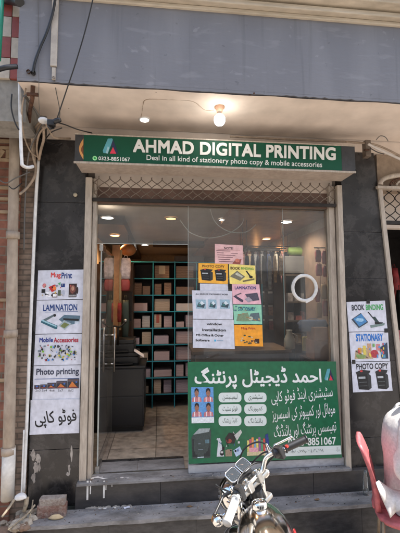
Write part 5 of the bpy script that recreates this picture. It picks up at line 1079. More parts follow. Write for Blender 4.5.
for s in (-1, 1):
    g0 = Vector((s*.172, .235, 1.0503)); g1 = Vector((s*.275, .185, 1.0405)); d = (g1-g0).normalized()
    gm = mat('grip_sunlit', (.55, .53, .5, 1), .35) if s < 0 else M_dk  # left grip paler than the right: strong sunlight put into its colour
    mb = MB(); L = (g1-g0).length; prof = []
    for i in range(26): prof += [(.0165+(.0015 if i % 2 else 0), L*i/25)]
    prof = [(.012, 0), (.021, 0), (.021, .006)]+prof[1:]+[(.019, L), (.019, L+.006), (0, L+.008)]
    mb.lathe(prof, g0, d, gm, 18); mb.build('grip', None, MC, xf=XS)
    h = g0-d*.035; mb = MB(); mb.lathe([(0, -.026), (.019, -.026), (.024, -.018), (.024, .02), (.02, .028), (0, .028)], h, d, M_dk, 16); mb.box(h+Vector((-.012, -.03, -.03)), h+Vector((.012, .01, .03)), M_dk, ch=.005); mb.build('switch_housing', None, MC, xf=XS)
    p0 = h+Vector((0, .025, .0)); mb = MB(); mb.tube(spl([p0, p0+Vector((s*.04, .035, -.003)), p0+Vector((s*.08, .024, -.008)), p0+Vector((s*.135, .0, -.012))], 5), [.0075]*6+[.006]*9+[.008], M_chrome if s > 0 else M_dk, 10)
    mb.box(p0-Vector((.014, .012, .01)), p0+Vector((.014, .012, .012)), M_al, ch=.004); mb.build('lever', None, MC, xf=XS)
# brake reservoir / mirror stubs
mb = MB(); mb.lathe([(0, 0), (.009, 0), (.009, .02), (.006, .03), (.005, .05)], (.13, .30, 1.045), (0.1, .1, 1), M_chrome, 12); mb.build('mirror_mount', None, MC, xf=XS)
# instrument pods
for s in (-1, 1):
    c = Vector((s*.037, .425, 1.022)); nrm = Vector((0, -.55, .83)).normalized(); rx_ = Vector((1, 0, 0)); ry_ = nrm.cross(rx_)
    def rsq(r, h, e=.45): return [c+nrm*h+rx_*(r*math.copysign(abs(math.cos(a))**e, math.cos(a)))+ry_*(r*math.copysign(abs(math.sin(a))**e, math.sin(a))) for a in [2*PI*k/28 for k in range(28)]]
    mb = MB(); mb.loft([rsq(.021, -.05), rsq(.030, -.03), rsq(.033, -.01), rsq(.033, .0)], M_dk, True, False); G1 = mb.build('gauge', None, MC, xf=XS)
    mb = MB(); mb.loft([rsq(.0335, -.004), rsq(.035, .001), rsq(.034, .004), rsq(.0305, .003)], M_chrome, True, False); mb.build('bezel', None, G1, xf=XS)
    mb = MB(); mb.add(rsq(.031, .002), [list(range(28))], mat('dial_face', (.02, .025, .028, 1), .22, var=.3))
    for k in range(9):
        a = math.radians(-210+k*30); mb.add([c+nrm*.0032+rx_*(r*math.cos(a+q))-ry_*(-r*math.sin(a+q)) for r, q in ((.023, -.03), (.027, -.03), (.027, .03), (.023, .03))], [(0, 1, 2, 3)], mat('dial_tick', (.10, .11, .11, 1), .4))
    mb.add([c+nrm*.0036+rx_*x-ry_*y for x, y in ((-.0012, 0), (.0012, 0), (-.014, -.016))], [(0, 1, 2)], mat('needle', (.3, .2, .15, 1), .5)); mb.build('dial', None, G1, xf=XS)
mb = MB(); mb.box((-.05, .385, .985), (.05, .45, 1.0), M_dk, ch=.005); mb.build('gauge_bracket', None, MC, xf=XS)
# headlight
mb = MB(); mb.lathe([(0, -.085), (.03, -.08), (.06, -.055), (.078, -.01), (.082, .03)], (0, .54, .86), (0, 1, -.05), M_chrome, 32); H1 = mb.build('headlight', None, MC, xf=XS)
mb = MB(); mb.lathe([(.088, .025), (.088, .045), (.080, .05)], (0, .54, .86), (0, 1, -.05), M_chrome, 32); mb.build('rim', None, H1, xf=XS); mb = MB(); mb.lathe([(.080, .046), (.05, .060), (0, .066)], (0, .54, .86), (0, 1, -.05), M_lens, 32); mb.build('lens', None, H1, xf=XS)
for s in (-1, 1):
    mb = MB(); mb.tube([(s*.09, .50, .86), (s*.15, .49, .865)], .008, M_chrome); mb.ball((s*.175, .49, .868), (.03, .032, .027), M_chrome); T1_ = mb.build('turn_signal', None, MC, xf=XS); mb = MB(); mb.ball((s*.175, .508, .868), (.024, .022, .022), M_amb); mb.build('lens', None, T1_, xf=XS)
    mb = MB(); mb.tube([(s*.10, -.70, .72), (s*.16, -.70, .72)], .008, M_chrome); mb.ball((s*.18, -.705, .72), (.03, .03, .027), M_amb); mb.build('turn_signal', None, MC, xf=XF)
# control cables looping from the bar
for pts in ([(.15, .28, 1.045), (.15, .38, 1.08), (.09, .47, 1.05), (.04, .52, .92), (.02, .42, .78)], [(-.15, .28, 1.045), (-.16, .38, 1.06), (-.11, .48, 1.0), (-.06, .50, .86), (-.03, .40, .74)], [(.15, .27, 1.04), (.13, .37, 1.03), (.05, .46, .95), (-.02, .42, .82)], [(-.15, .27, 1.04), (-.12, .35, .98), (-.05, .43, .90), (0, .40, .78)]):
    mb = MB(); mb.tube(spl(pts, 6), .0042, M_wire, 8); mb.build('control_cable', None, MC, xf=XS)
# more fittings round the bars: wiring bundle, tachometer drive, brake lamp switch, clutch adjuster, mirrors folded down
for pts, r_ in (([(-.03, .40, .99), (-.07, .44, .95), (-.06, .47, .88), (-.02, .46, .80)], .007), ([(.03, .41, .99), (.075, .45, .94), (.05, .48, .86), (.02, .46, .80)], .006), ([(.04, .43, .99), (.06, .50, .93), (.09, .55, .75), (.085, .60, .5)], .004), ([(.165, .25, 1.04), (.18, .33, 1.0), (.14, .42, .93), (.06, .44, .84)], .0045), ([(-.165, .25, 1.04), (-.20, .32, .98), (-.15, .42, .9), (-.05, .44, .82)], .0045), ([(.10, .33, 1.01), (.05, .36, 1.03), (-.05, .36, 1.03), (-.10, .33, 1.01)], .004)):
    MB().tube(spl(pts, 6), r_, M_wire, 8).build('control_cable', None, MC, xf=XS)
for s in (-1, 1):
    mb = MB(); mb.lathe([(0, 0), (.009, 0), (.011, .006), (.009, .022), (.006, .026), (0, .026)], (s*.155, .262, 1.058), (0, .3, 1), M_chrome, 14); mb.box((s*.15-.010, .235, 1.028), (s*.15+.010, .262, 1.064), M_al, ch=.003); mb.build('lever_clamp', None, MC, xf=XS)
    mb = MB(); mb.box((s*.172-.006, .205, 1.062), (s*.172+.006, .218, 1.072), mat('button_red', (.4, .03, .02, 1), .4) if s > 0 else M_white); mb.build('button', None, MC, xf=XS)
    mb = MB(); mb.lathe([(0, 0), (.007, 0), (.007, .008), (.010, .009), (.010, .013), (0, .014)], (s*.035, .337, 1.005), (0, 0, 1), M_chrome, 8); mb.lathe([(0, 0), (.005, 0), (.005, .006), (0, .006)], (s*.035, .32, 1.005), (0, 0, 1), M_chrome, 6); mb.build('bolt', None, MC, xf=XS)
    mb = MB(); mb.box((s*.075-.006, .40, .83), (s*.075+.006, .53, .88), M_chrome, ch=.002); mb.build('headlight_bracket', None, MC, xf=XS)
mb = MB(); mb.lathe([(0, 0), (.016, 0), (.018, .012), (.012, .02), (0, .02)], (.045, .375, .957), (0, 0, 1), M_dk, 14); mb.build('ignition_lock', None, MC, xf=XS)
# mudguards
def guard(c, a0, a1, R_, w_, m_, XM, name):
    rings = []
    for i in range(21):
        a = math.radians(a0+(a1-a0)*i/20); rings.append([(x, c[1]+(R_+dz)*math.cos(a), c[2]+(R_+dz)*math.sin(a)) for x, dz in ((-w_, -.02), (-w_*.8, .002), (0, .012), (w_*.8, .002), (w_, -.02), (w_*.78, -.003), (0, .007), (-w_*.78, -.003))])
    mb = MB(); mb.loft(rings, m_); mb.build(name, None, MC, xf=XM)
guard(fw, 35, 165, .315, .055, M_chrome, XS, 'front_mudguard'); guard(rw, 20, 175, .325, .07, M_chrome, XF, 'rear_mudguard')
# tank
def sec(y, w_, zb, zt_, n=24):
    o = []
    for k in range(n):
        a = 2*PI*k/n; ca, sa_ = math.cos(a), math.sin(a); zz = (zb+zt_)/2+(zt_-zb)/2*math.copysign(abs(sa_)**.85, sa_); ww = w_*math.copysign(abs(ca)**.75, ca)*(1-.25*max(0, sa_)**2); o.append((ww, y, zz))
    return o
mb = MB(); mb.loft([sec(.300, .035, .80, .86), sec(.29, .062, .775, .895), sec(.26, .088, .755, .93), sec(.20, .112, .74, .952), sec(.12, .124, .735, .958), (sec(.04, .121, .735, .948)), sec(-.04, .106, .74, .92), sec(-.09, .088, .745, .885), sec(-.115, .06, .76, .85)], M_tank); TK = mb.build('fuel_tank', None, MC, xf=XF, sub=1)
mb = MB(); mb.lathe([(.034, -.01), (.034, .006), (.029, .014), (.012, .018), (0, .018)], (0, .17, .962), (0, .08, 1), M_chrome, 24); mb.build('filler_cap', None, TK, xf=XF)
mb = MB(); mb.tube(spl([(-.128, .17, .84), (-.127, .05, .835), (-.108, -.06, .84)], 5), .006, M_red2, 8); mb.tube(spl([(.128, .17, .84), (.127, .05, .835), (.108, -.06, .84)], 5), .006, M_red2, 8); mb.build('side_stripe', None, TK, xf=XF)
# seat, side covers, frame, engine
mb = MB(); mb.loft([sec(-.10, .085, .76, .83, 20), sec(-.18, .115, .75, .835, 20), sec(-.35, .125, .75, .84, 20), sec(-.52, .12, .76, .865, 20), sec(-.66, .10, .785, .87, 20), sec(-.70, .06, .80, .85, 20)], M_dk); mb.build('seat', None, MC, xf=XF, sub=1)
for s in (-1, 1):
    mb = MB(); mb.loft([[(s*(.095+dx), y, z) for y, z in ((-.14, .74), (-.38, .74), (-.42, .66), (-.34, .54), (-.20, .54), (-.12, .64))] for dx in (0, .018, .024)], M_red2); mb.build('side_cover', None, MC, xf=XF)
    mb = MB(); mb.tube([(s*.115, -.44, .74), (s*.115, -.56, .36)], .018, M_chrome, 12); 
    mb.tube([(s*.115+.030*math.cos(t*2.6), -.455-.10*t/22-.0+.0*t+.030*math.sin(t*2.6)*.3, .70-.30*t/22) for t in range(23)], .005, M_chrome, 6); mb.build('rear_shock', None, MC, xf=XF)
    mb = MB(); mb.tube([(s*.09, -.10, .38), (s*.10, -.35, .33), (s*.10, -.58, .285)], .018, M_dk, 10); mb.build('swingarm', None, MC, xf=XF)
    mb = MB(); mb.tube([(s*.06, -.05, .30), (s*.22, -.05, .29)], .009, M_dk, 8); mb.tube([(s*.15, -.05, .29), (s*.25, -.05, .29)], .016, M_rub, 10); mb.build('footpeg', None, MC, xf=XF)
mb = MB(); mb.tube([(0, .36, .86), (0, .20, .76), (0, -.2, .74), (0, -.62, .76)], .022, M_dk, 10); mb.tube([(0, .34, .80), (0, .24, .50), (0, .18, .30)], .022, M_dk, 10); mb.tube([(0, -.15, .74), (0, -.18, .45), (0, -.12, .28)], .022, M_dk, 10); mb.tube([(0, .18, .27), (0, -.14, .27)], .018, M_dk, 10); mb.tube([(0, .375, .93), (0, .445, .78)], .028, M_dk, 12); mb.build('frame', None, MC, xf=XF)
mb = MB(); mb.box((-.10, -.12, .30), (.10, .16, .46), M_al, ch=.03); mb.lathe([(.085, 0), (.085, .012), (.06, .03), (0, .03)], (.10, .06, .37), (1, 0, 0), M_al, 24); mb.lathe([(.085, 0), (.085, .012), (.06, .03), (0, .03)], (-.10, .06, .37), (-1, 0, 0), M_al, 24)
for k in range(9): mb.box((-.085, .02, .47+k*.019), (.085, .17, .475+k*.019), M_al, ch=.002)
mb.box((-.05, .045, .46), (.05, .145, .66), M_al, ch=.01); mb.build('engine', None, MC, xf=XF)
mb = MB(); mb.tube(spl([(.04, .15, .55), (.06, .25, .50), (.09, .24, .32), (.12, .05, .25), (.13, -.2, .26)], 6), .017, M_chrome, 12); mb.tube([(.13, -.18, .26), (.135, -.26, .27), (.14, -.68, .33)], [.02, .04, .038], M_chrome, 16); mb.build('exhaust', None, MC, xf=XF)
mb = MB(); mb.box((-.045, -.76, .66), (.045, -.72, .71), M_red2, ch=.01); mb.box((-.02, -.73, .68), (.02, -.60, .70), M_dk); mb.build('tail_light', None, MC, xf=XF)
# side stand down to the street
a = XF @ Vector((-.09, .0, .29)); b = Vector(a)+Vector((-.10, .03, 0)); b.z = GZ+.006
mb = MB(); mb.tube([a, b], .009, M_iron, 8); mb.box(b-Vector((.02, .02, .006)), b+Vector((.02, .02, .002)), M_iron); mb.build('side_stand', None, MC)

# ------------------------------------------------------------------ chair with sack at the right
dC = -.64; M_plr = mat('red_plastic', (.46, .115, .125, 1), .55, var=.3, scale=22)
fd = Vector((math.cos(math.radians(27.5)), -math.sin(math.radians(27.5)), 0)); wd_ = Vector((math.sin(math.radians(27.5)), math.cos(math.radians(27.5)), 0))
prof = [U(x, y, dC) for x, y in ((357.3, 438), (359.5, 442), (363, 450), (367.5, 461), (371, 473), (373.5, 485), (374.5, 494), (376, 503))]
base = Vector((prof[-1].x, dC, GZ)); CH = thing('plastic_chair', 'red plastic chair with thin tan metal legs seen edge on at the lower right', 'chair', base)
mb = MB(); rings = []; nW = 12
for i, p in enumerate(prof):
    t = i/(len(prof)-1); hw = .16*(.72+.28*math.sin(PI*min(1, t*1.25+.1))); ring = []
    th = .011+.004*t
    for side in (1, -1):
        for k in range(nW+1):
            u = (k/nW*2-1)*side; q = Vector((p.x, p.y, p.z))+wd_*(u*hw)+fd*(.010*u*u+(th if side > 0 else -th)); ring.append(q)
    rings.append(ring)
mb.loft(rings, M_plr); mb.build('backrest', None, CH)
zse = GZ+.44; sc_ = Vector((prof[-1].x, dC, zse))+fd*.20
mb = MB(); rings = []
for w2, dz in ((.17, -.03), (.205, -.02), (.215, 0), (.205, .012), (.17, .010), (.05, .004)):
    rings.append([sc_+fd*(w2*math.copysign(abs(math.cos(a))**.6, math.cos(a)))+wd_*(w2*math.copysign(abs(math.sin(a))**.6, math.sin(a)))+Vector((0, 0, dz)) for a in [2*PI*k/28 for k in range(28)]])
mb.loft(rings, M_plr); mb.build('seat', None, CH)
M_leg = mat('tan_steel', (.30, .22, .14, 1), .5, .3, var=.3)
for a_, b_ in ((-.17, -.16), (-.17, .16), (.17, -.16), (.17, .16)):
    p = sc_+fd*a_+wd_*b_; mb = MB(); mb.tube([(p.x, p.y, zse-.01), (p+fd*a_*.12+wd_*b_*.12).to_tuple()[:2]+(GZ,)], .010, M_leg, 10); mb.build('leg', None, CH)
p = prof[-1]; mb = MB(); mb.loft([[Vector((p.x, p.y, p.z+.06))+fd*(w*c1)+wd_*(.03*c2) for c1, c2 in ((-.25, -1), (.5, -1), (.5, 1), (-.25, 1))] for w in (.05,)]+[[Vector((p.x, p.y, p.z-.0))+fd*(.09*c1)+wd_*(.04*c2) for c1, c2 in ((-.3, -1), (.9, -1), (.9, 1), (-.3, 1))], [Vector((p.x, p.y, zse+.0))+fd*(.07*c1)+wd_*(.04*c2) for c1, c2 in ((-.3, -1), (.9, -1), (.9, 1), (-.3, 1))]], M_plr); mb.build('bracket', None, CH)
# ------------------------------------------------------------------ seated person in white, facing right
M_kam = dirty('white_cotton', (.58, .55, .53, 1), (.44, .39, .35, 1), .6, 5, .8, bump=.35, bscale=16, fine=60)
M_skin = mat('skin', (.30, .17, .11, 1), .5, var=.15, scale=12); M_hair = mat('black_hair', (.012, .010, .009, 1), .5, bump=.5, bscale=150)
h0_ = U(409, 495, dC)
def T(a, b, c): return Vector((h0_.x, h0_.y, zse))+fd*a+wd_*b+Vector((0, 0, c))
PE = thing('person', 'person in loose white clothes seated on the red chair at the right edge', 'person', T(0, 0, -.44))
V = []; E_ = []; R2 = []; roots = []
def chain(pts, start=None):
    prev = start
    for (p, r) in pts:
        V.append(T(*p)); R2.append(r); k = len(V)-1
        if prev is not None: E_.append((prev, k))
        prev = k
    return prev
chain([((0, 0, .10), .13)]); chain([((0, 0, .25), .12), ((.01, 0, .38), .125), ((.02, 0, .50), .13), ((.035, 0, .585), .06), ((.085, 0, .66), .055)], 0)
for s in (-1, 1):
    k = chain([((.02, s*.13, .53), .065), ((.02, s*.185, .52), .055), ((-.02, s*.225, .40), .045), ((-.05, s*.25, .29), .038), ((.08, s*.235, .24), .036), ((.21, s*.19, .215), .026), ((.25, s*.18, .205), .028), ((.285, s*.175, .20), .032)], 3)
    k = chain([((.04, s*.10, .085), .085), ((.22, s*.12, .095), .075), ((.44, s*.14, .10), .058), ((.455, s*.14, -.08), .052), ((.44, s*.135, -.33), .034), ((.44, s*.135, -.385), .034), ((.50, s*.14, -.405), .030), ((.57, s*.15, -.415), .022)], 0)
nroot = 1; roots = [0]
for s in (-1, 1):        # fingers, slightly curled over the thighs, and the thumb from the side of the palm
    for q, (b, L) in enumerate(((-.030, .075), (-.011, .085), (.009, .080), (.028, .062))):
        k0 = len(V); roots.append(k0); bb = s*.175+b; d_ = .31
        chain([((d_-.03, bb, .198), .0095), ((d_+.01, bb, .196), .0092), ((d_+.01+L*.45, bb+b*.12, .188), .0085), ((d_+.01+L*.75, bb+b*.2, .172), .0078), ((d_+.01+L*.92, bb+b*.22, .156), .0065)])
    k0 = len(V); roots.append(k0); chain([((.275, s*.175-s*.020, .195), .011), ((.295, s*.175-s*.045, .190), .010), ((.325, s*.175-s*.058, .182), .009), ((.345, s*.175-s*.060, .174), .0075)])
me = bpy.data.meshes.new('sk'); me.from_pydata(V, E_, []); ob = bpy.data.objects.new('sk', me); COL.objects.link(ob)
md = ob.modifiers.new('skin', 'SKIN'); lay = me.skin_vertices[0].data if me.skin_vertices else None
if lay is None:
    bm = bmesh.new(); bm.from_mesh(me); bm.verts.layers.skin.verify(); bm.to_mesh(me); bm.free(); lay = me.skin_vertices[0].data
for k, r in enumerate(R2): lay[k].radius = (r, r); lay[k].use_root = k in roots
md2 = ob.modifiers.new('sub', 'SUBSURF'); md2.levels = 2
dg = bpy.context.evaluated_depsgraph_get(); ev = ob.evaluated_get(dg); m2 = ev.to_mesh(); bv = [v.co.copy() for v in m2.vertices]; bf = [list(p.vertices) for p in m2.polygons]; ev.to_mesh_clear(); bpy.data.objects.remove(ob)
mb = MB(); mb.add(bv, bf, M_skin, True)
HC_ = (.125, 0, .765); n_, k_ = 32, 24; hv = []
for i in range(k_+1):
    ph = PI*i/k_
    for j2 in range(n_):
        th = 2*PI*j2/n_; x, y, z = math.sin(ph)*math.cos(th), math.sin(ph)*math.sin(th), math.cos(ph)
        fx = .098*x; fy = .075*y*(1-.22*max(0, -z)); fz = .118*z
        if x > 0:
            fx += .022*math.exp(-((y/.16)**2+((z+.12)/.22)**2))+.006*math.exp(-((y/.3)**2+((z+.52)/.08)**2))+.008*math.exp(-((y/.35)**2+((z+.85)/.2)**2))
            fx -= .009*(math.exp(-(((abs(y)-.36)/.16)**2+((z-.06)/.12)**2)))
        hv.append(T(HC_[0]+fx+.012*(-z if z < 0 else 0), HC_[1]+fy, HC_[2]+fz))
mb.add(hv, [(i*n_+j2, (i+1)*n_+j2, (i+1)*n_+(j2+1) % n_, i*n_+(j2+1) % n_) for i in range(k_) for j2 in range(n_)], M_skin, True)
for s in (-1, 1):
    mb.add([T(HC_[0]-.005+.018*math.cos(a)*q, s*(.073+.010*(1-q)+.006*math.sin(a)), HC_[2]-.005+.030*math.sin(a)*q) for q in (1, .5) for a in [2*PI*k/12 for k in range(12)]], [(k, (k+1) % 12, 12+(k+1) % 12, 12+k) for k in range(12)]+[list(range(12, 24))], M_skin, True)
BO = mb.build('body', None, PE)
mb = MB()
for s in (-1, 1): mb.ball(T(HC_[0]+.077, s*.029, HC_[2]+.008), .0105, mat('eye_white', (.6, .57, .54, 1), .2), 12, 8); mb.ball(T(HC_[0]+.0835, s*.029, HC_[2]+.008), .0055, M_dk, 10, 6)
mb.build('eyes', None, PE)
mb = MB(); hv = []; n_, k_ = 28, 12
for i in range(k_+1):
    for j2 in range(n_):
        th = 2*PI*j2/n_; lim = math.radians(58 if math.cos(th) > .35 else 78 if math.cos(th) > -.2 else 118); ph = lim*i/k_; x, y, z = math.sin(ph)*math.cos(th), math.sin(ph)*math.sin(th), math.cos(ph)
        hv.append(T(HC_[0]+.106*x-.004, .083*y, HC_[2]+.124*z+.003))
mb.add(hv, [(i*n_+j2, (i+1)*n_+j2, (i+1)*n_+(j2+1) % n_, i*n_+(j2+1) % n_) for i in range(k_) for j2 in range(n_)], M_hair, True); mb.build('hair', None, PE)
mb = MB(); mb.tube([T(HC_[0]+.094+.003*math.cos(q), .020*q/1.2, HC_[2]-.058) for q in (-1.2, -.6, 0, .6, 1.2)], [.002, .004, .0045, .004, .002], mat('lip', (.22, .09, .07, 1), .5)); mb.build('mouth', None, PE)
# loose tunic with folds
rings = []
TN = [(.018, .03, .190, .235), (.05, .025, .185, .232), (.10, .015, .172, .222), (.16, .01, .160, .212), (.22, .006, .152, .205), (.29, .003, .150, .203), (.36, .005, .156, .205), (.43, .01, .162, .21), (.49, .014, .163, .215), (.54, .018, .150, .210), (.58, .024, .122, .180), (.61, .032, .090, .125), (.632, .040, .070, .078), (.655, .048, .062, .064), (.675, .052, .060, .062)]
for i, (z, c, a_, b_) in enumerate(TN):
    ring = []
    for k in range(72):
        an = 2*PI*k/72; lowf = max(0, 1-z/.5); am = .02+.035*lowf
        if z > .56: am *= .3
        f = 1+am*math.sin(5*an+14*z)+am*.7*math.sin(11*an-19*z+1)+am*.45*math.sin(17*an+33*z)+.022*math.sin(2*an+40*z)*(1 if .1 < z < .5 else .2)
        ring.append(T(c+a_*f*math.cos(an), b_*f*math.sin(an), z+.006*math.sin(4*an+i)))
    rings.append(ring)
mb = MB(); mb.loft(rings, M_kam, True, False); TU = mb.build('tunic', None, PE, sub=1)
mb = MB(); mb.tube([T(.052+.061*math.cos(t), .063*math.sin(t), .672) for t in [2*PI*k/24 for k in range(24)]], .007, M_kam, 8, closed=True); mb.build('collar', None, TU)
def cloth_tube(name, pts, rs, parent, fold=.07, seed=0, n=28):
    P = spl([T(*p) for p in pts], 7); L = len(P); rings = []; up = Vector((0, 0, 1))
    for i, p in enumerate(P):
        t = (P[min(i+1, L-1)]-P[max(i-1, 0)]).normalized(); a = (up-t*up.dot(t)); a = a.normalized() if a.length > .05 else t.orthogonal().normalized(); up = a; b = t.cross(a)
        u = i/(L-1)*(len(rs)-1); r = rs[int(u)]+(rs[min(int(u)+1, len(rs)-1)]-rs[int(u)])*(u-int(u))
        rings.append([p+(a*math.cos(q)+b*math.sin(q))*r*(1+fold*math.sin(3*q+i*.55+seed)+fold*.6*math.sin(5*q-i*.9+seed*2)) for q in [2*PI*k/n for k in range(n)]])
    mb = MB(); mb.loft(rings, M_kam, True, False); return mb.build(name, None, parent, sub=1)
for s in (-1, 1):
    cloth_tube('sleeve', [(.02, s*.12, .545), (.02, s*.185, .525), (-.015, s*.228, .42), (-.04, s*.247, .33), (-.01, s*.25, .275), (.07, s*.238, .25)], [.085, .088, .078, .072, .070, .066], PE, .06, s)
    cloth_tube('trouser_leg', [(.03, s*.10, .10), (.22, s*.125, .105), (.42, s*.145, .10), (.475, s*.145, .0), (.46, s*.14, -.16), (.45, s*.138, -.34)], [.11, .105, .095, .09, .088, .07], PE, .05, s*2)
    mb = MB(); rg2 = []
    for a_, hw, z0_, z1_ in ((.37, .02, -.437, -.415), (.40, .036, -.438, -.412), (.48, .040, -.438, -.415), (.56, .046, -.438, -.418), (.62, .036, -.438, -.420), (.64, .015, -.437, -.424)):
        rg2.append([T(a_, s*.142+hw*c1, z) for c1, z in ((-1, z0_), (1, z0_), (1, z1_), (-1, z1_))])
    mb.loft(rg2, M_dk); mb.tube([T(.50, s*.142-.05, -.42), T(.51, s*.142-.03, -.385), T(.51, s*.142+.03, -.385), T(.50, s*.142+.05, -.42)], .010, M_dk, 8); mb.build('sandal', None, PE)
# side flap of the tunic hanging over the seat edge towards the street
mb = MB(); cp = [(375.5, 483), (380, 494), (385, 506), (390.5, 518), (396, 512), (403, 509), (412, 507)]; top = [(379, 480), (384, 484), (389, 487), (394, 489), (399, 490), (405, 490), (413, 490)]
vs = []; nn = 13; npt = 25
for i in range(npt):
    u = i/(npt-1)*(len(cp)-1); i0 = min(int(u), len(cp)-2); fr_ = u-i0
    c2_ = [cp[i0][q]+(cp[i0+1][q]-cp[i0][q])*fr_ for q in (0, 1)]; t2_ = [top[i0][q]+(top[i0+1][q]-top[i0][q])*fr_ for q in (0, 1)]
    for j2 in range(nn):
        q = j2/(nn-1); vs.append(U(t2_[0]+(c2_[0]-t2_[0])*q, t2_[1]+(c2_[1]-t2_[1])*q, dC-.215-.03*u/6+.012*math.sin(u*3.4+q*1.5)*q+.10*(1-q)**3))
mb.add(vs, [(i*nn+j2, (i+1)*nn+j2, (i+1)*nn+j2+1, i*nn+j2+1) for i in range(npt-1) for j2 in range(nn-1)], M_kam, True); o = mb.build('tunic_flap', None, PE); md = o.modifiers.new('solid', 'SOLIDIFY'); md.thickness = .004

# ------------------------------------------------------------------ small things on the steps
def rock(c, r, m, seed, n=12, k=8, name='stone'):
    g = random.Random(seed); ph = [g.uniform(0, 6) for _ in range(6)]; mb = MB(); mb.ball((0, 0, 0), 1, None, n, k)
    vs = []
    for v in mb.v:
        f = 1+.12*math.sin(3*v.x+ph[0])+.12*math.sin(4*v.y+ph[1])+.1*math.sin(5*v.z+ph[2]); vs.append(Vector((c[0]+v.x*r[0]*f, c[1]+v.y*r[1]*f, c[2]+v.z*r[2]*f)))
    return vs, mb.f
M_bk = dirty('old_brick', (.20, .105, .08, 1), (.30, .26, .22, 1), .9, 26, .95, bump=1.0, bscale=70); M_bk2 = dirty('old_brick_pale', (.33, .29, .25, 1), (.12, .07, .055, 1), .9, 22, .95, bump=1.0, bscale=70)
yb0 = -.19
def brick(px0, py0, px1, py1, m, label, Y=yb0, dep=.06, z0=None, rz=.0):
    a = U(px0, py0, Y); b = U(px1, py1, Y); z0 = b.z if z0 is None else z0
    mb = MB(); mb.box((a.x, Y, z0), (b.x, Y+dep, a.z), m, ch=.009, rot=Matrix.Rotation(rz, 3, 'Z')); g = random.Random(int(px0))
    mb.v = [v+Vector((g.uniform(-.003, .003), g.uniform(-.003, .003), g.uniform(-.002, .002))) for v in mb.v]
    o = mb.build('brick', None); recentre(o); return tag(o, label, 'brick', 'loose bricks on the step')
zmid = U(50, 506.5, yb0).z
brick(36.5, 506.5, 65.5, 514.5, M_bk, 'dark reddish brick lying on the lower step, under the pale brick', z0=ZL, rz=.03)
brick(39, 499.5, 65, 506, M_bk2, 'pale worn brick lying on top of the reddish brick', z0=zmid+.001, rz=-.03)
vs, fs_ = rock((U(56, 513, -.21).x, -.212, ZL+.014), (.055, .012, .017), None, 4); mb = MB(); mb.add(vs, fs_, mat('cream_chunk', (.52, .40, .24, 1), .8, var=.3), True); o = mb.build('plaster_chunk', None); recentre(o); tag(o, 'cream broken chunk leaning at the front of the two bricks', 'chunk')
mb = MB(); g = random.Random(6)
for k in range(14):
    a = UZ(74+g.uniform(-7, 7), 503+g.uniform(-3, 2), ZL); vs, fs_ = rock((a.x, max(a.y, YP-.10), ZL+.008), (g.uniform(.006, .018), .01, .009), None, k, 7, 5); mb.add(vs, fs_, mat('dark_scrap', (.03, .012, .012, 1), .8), False)
o = mb.build('dark_scraps', None); o['kind'] = 'stuff'; tag(o, 'dark crumbled scraps lying beside the bricks on the step', 'scraps')
# rubble pile at far left with sticks
M_rb = [dirty('rubble_a', (.30, .25, .19, 1), (.12, .1, .08, 1), .8, 20, .95, bump=.5), dirty('rubble_b', (.20, .13, .09, 1), (.1, .08, .06, 1), .8, 20, .95, bump=.5), dirty('rubble_c', (.42, .38, .32, 1), (.2, .16, .12, 1), .8, 20, .95, bump=.5)]
mb = MB(); g = random.Random(9)
for k in range(420):
    px = g.uniform(-25, 31); x = U(px, 500, -.25).x; y = g.uniform(-.55, -.1); hgt = (.24*max(0, 1-abs(px-5)/34)+.03)*max(.15, 1-abs(y+.22)/.42); z = GZ+hgt*g.random()**.5+(.02); r = g.uniform(.010, .034)
    if x > sx0-.02 and y > YL-.03: z = max(z, ZL+.01)
    vs, fs_ = rock((x, y, z), (r*g.uniform(.7, 1.4), r, r*.75), None, k, 7, 5); mb.add(vs, fs_, M_rb[k % 3], False)
vs = []; 
rings = [[(U(3, 500, -.25).x+math.cos(a)*w_*1.0, -.26+math.sin(a)*w_*.5, z) for a in [2*PI*k/20 for k in range(20)]] for w_, z in ((.42, GZ), (.34, GZ+.10), (.2, GZ+.19), (.06, GZ+.24))]
mb.loft(rings, M_rb[1]); o = mb.build('rubble', None); o['kind'] = 'stuff'; tag(o, 'heap of broken plaster rubble at the foot of the drain pipe', 'rubble')
SG = 'sticks lying over the rubble'
M_stk = mat('dry_stick', (.33, .27, .19, 1), .8, var=.5, scale=30)
for i, (a, b, r, lb) in enumerate((((27, 497, -.16), (24, 512, -.2), .016, 'short stout beige stick standing beside the white pipe foot'), ((35, 505, -.2), (22, 520, -.3), .006, 'thin pale stick lying down to the left of the bricks'), ((30, 512, -.2), (8, 530, -.35), .006, 'long thin stick slanting to the lower left corner'), ((33, 500, -.15), (29, 520, -.25), .005, 'thin upright twig left of the bricks'), ((14, 500, -.3), (2, 517, -.4), .009, 'grey stick over the rubble at the far left'))):
    mb = MB(); A = U(*a); B_ = U(*b); M1 = (A+B_)/2+Vector((.006, 0, .004)); mb.tube([A, M1, B_], [r, r*.95, r*.8], M_stk, 8); o = mb.build('stick', None); recentre(o); tag(o, lb, 'stick', SG)
vs, fs_ = rock(tuple(U(21.5, 496.5, -.2)), (.045, .03, .018), None, 12); mb = MB(); mb.add(vs, fs_, M_white, True); o = mb.build('plastic_scrap', None); recentre(o); tag(o, 'crumpled white plastic scrap at the foot of the white pipes', 'scrap')
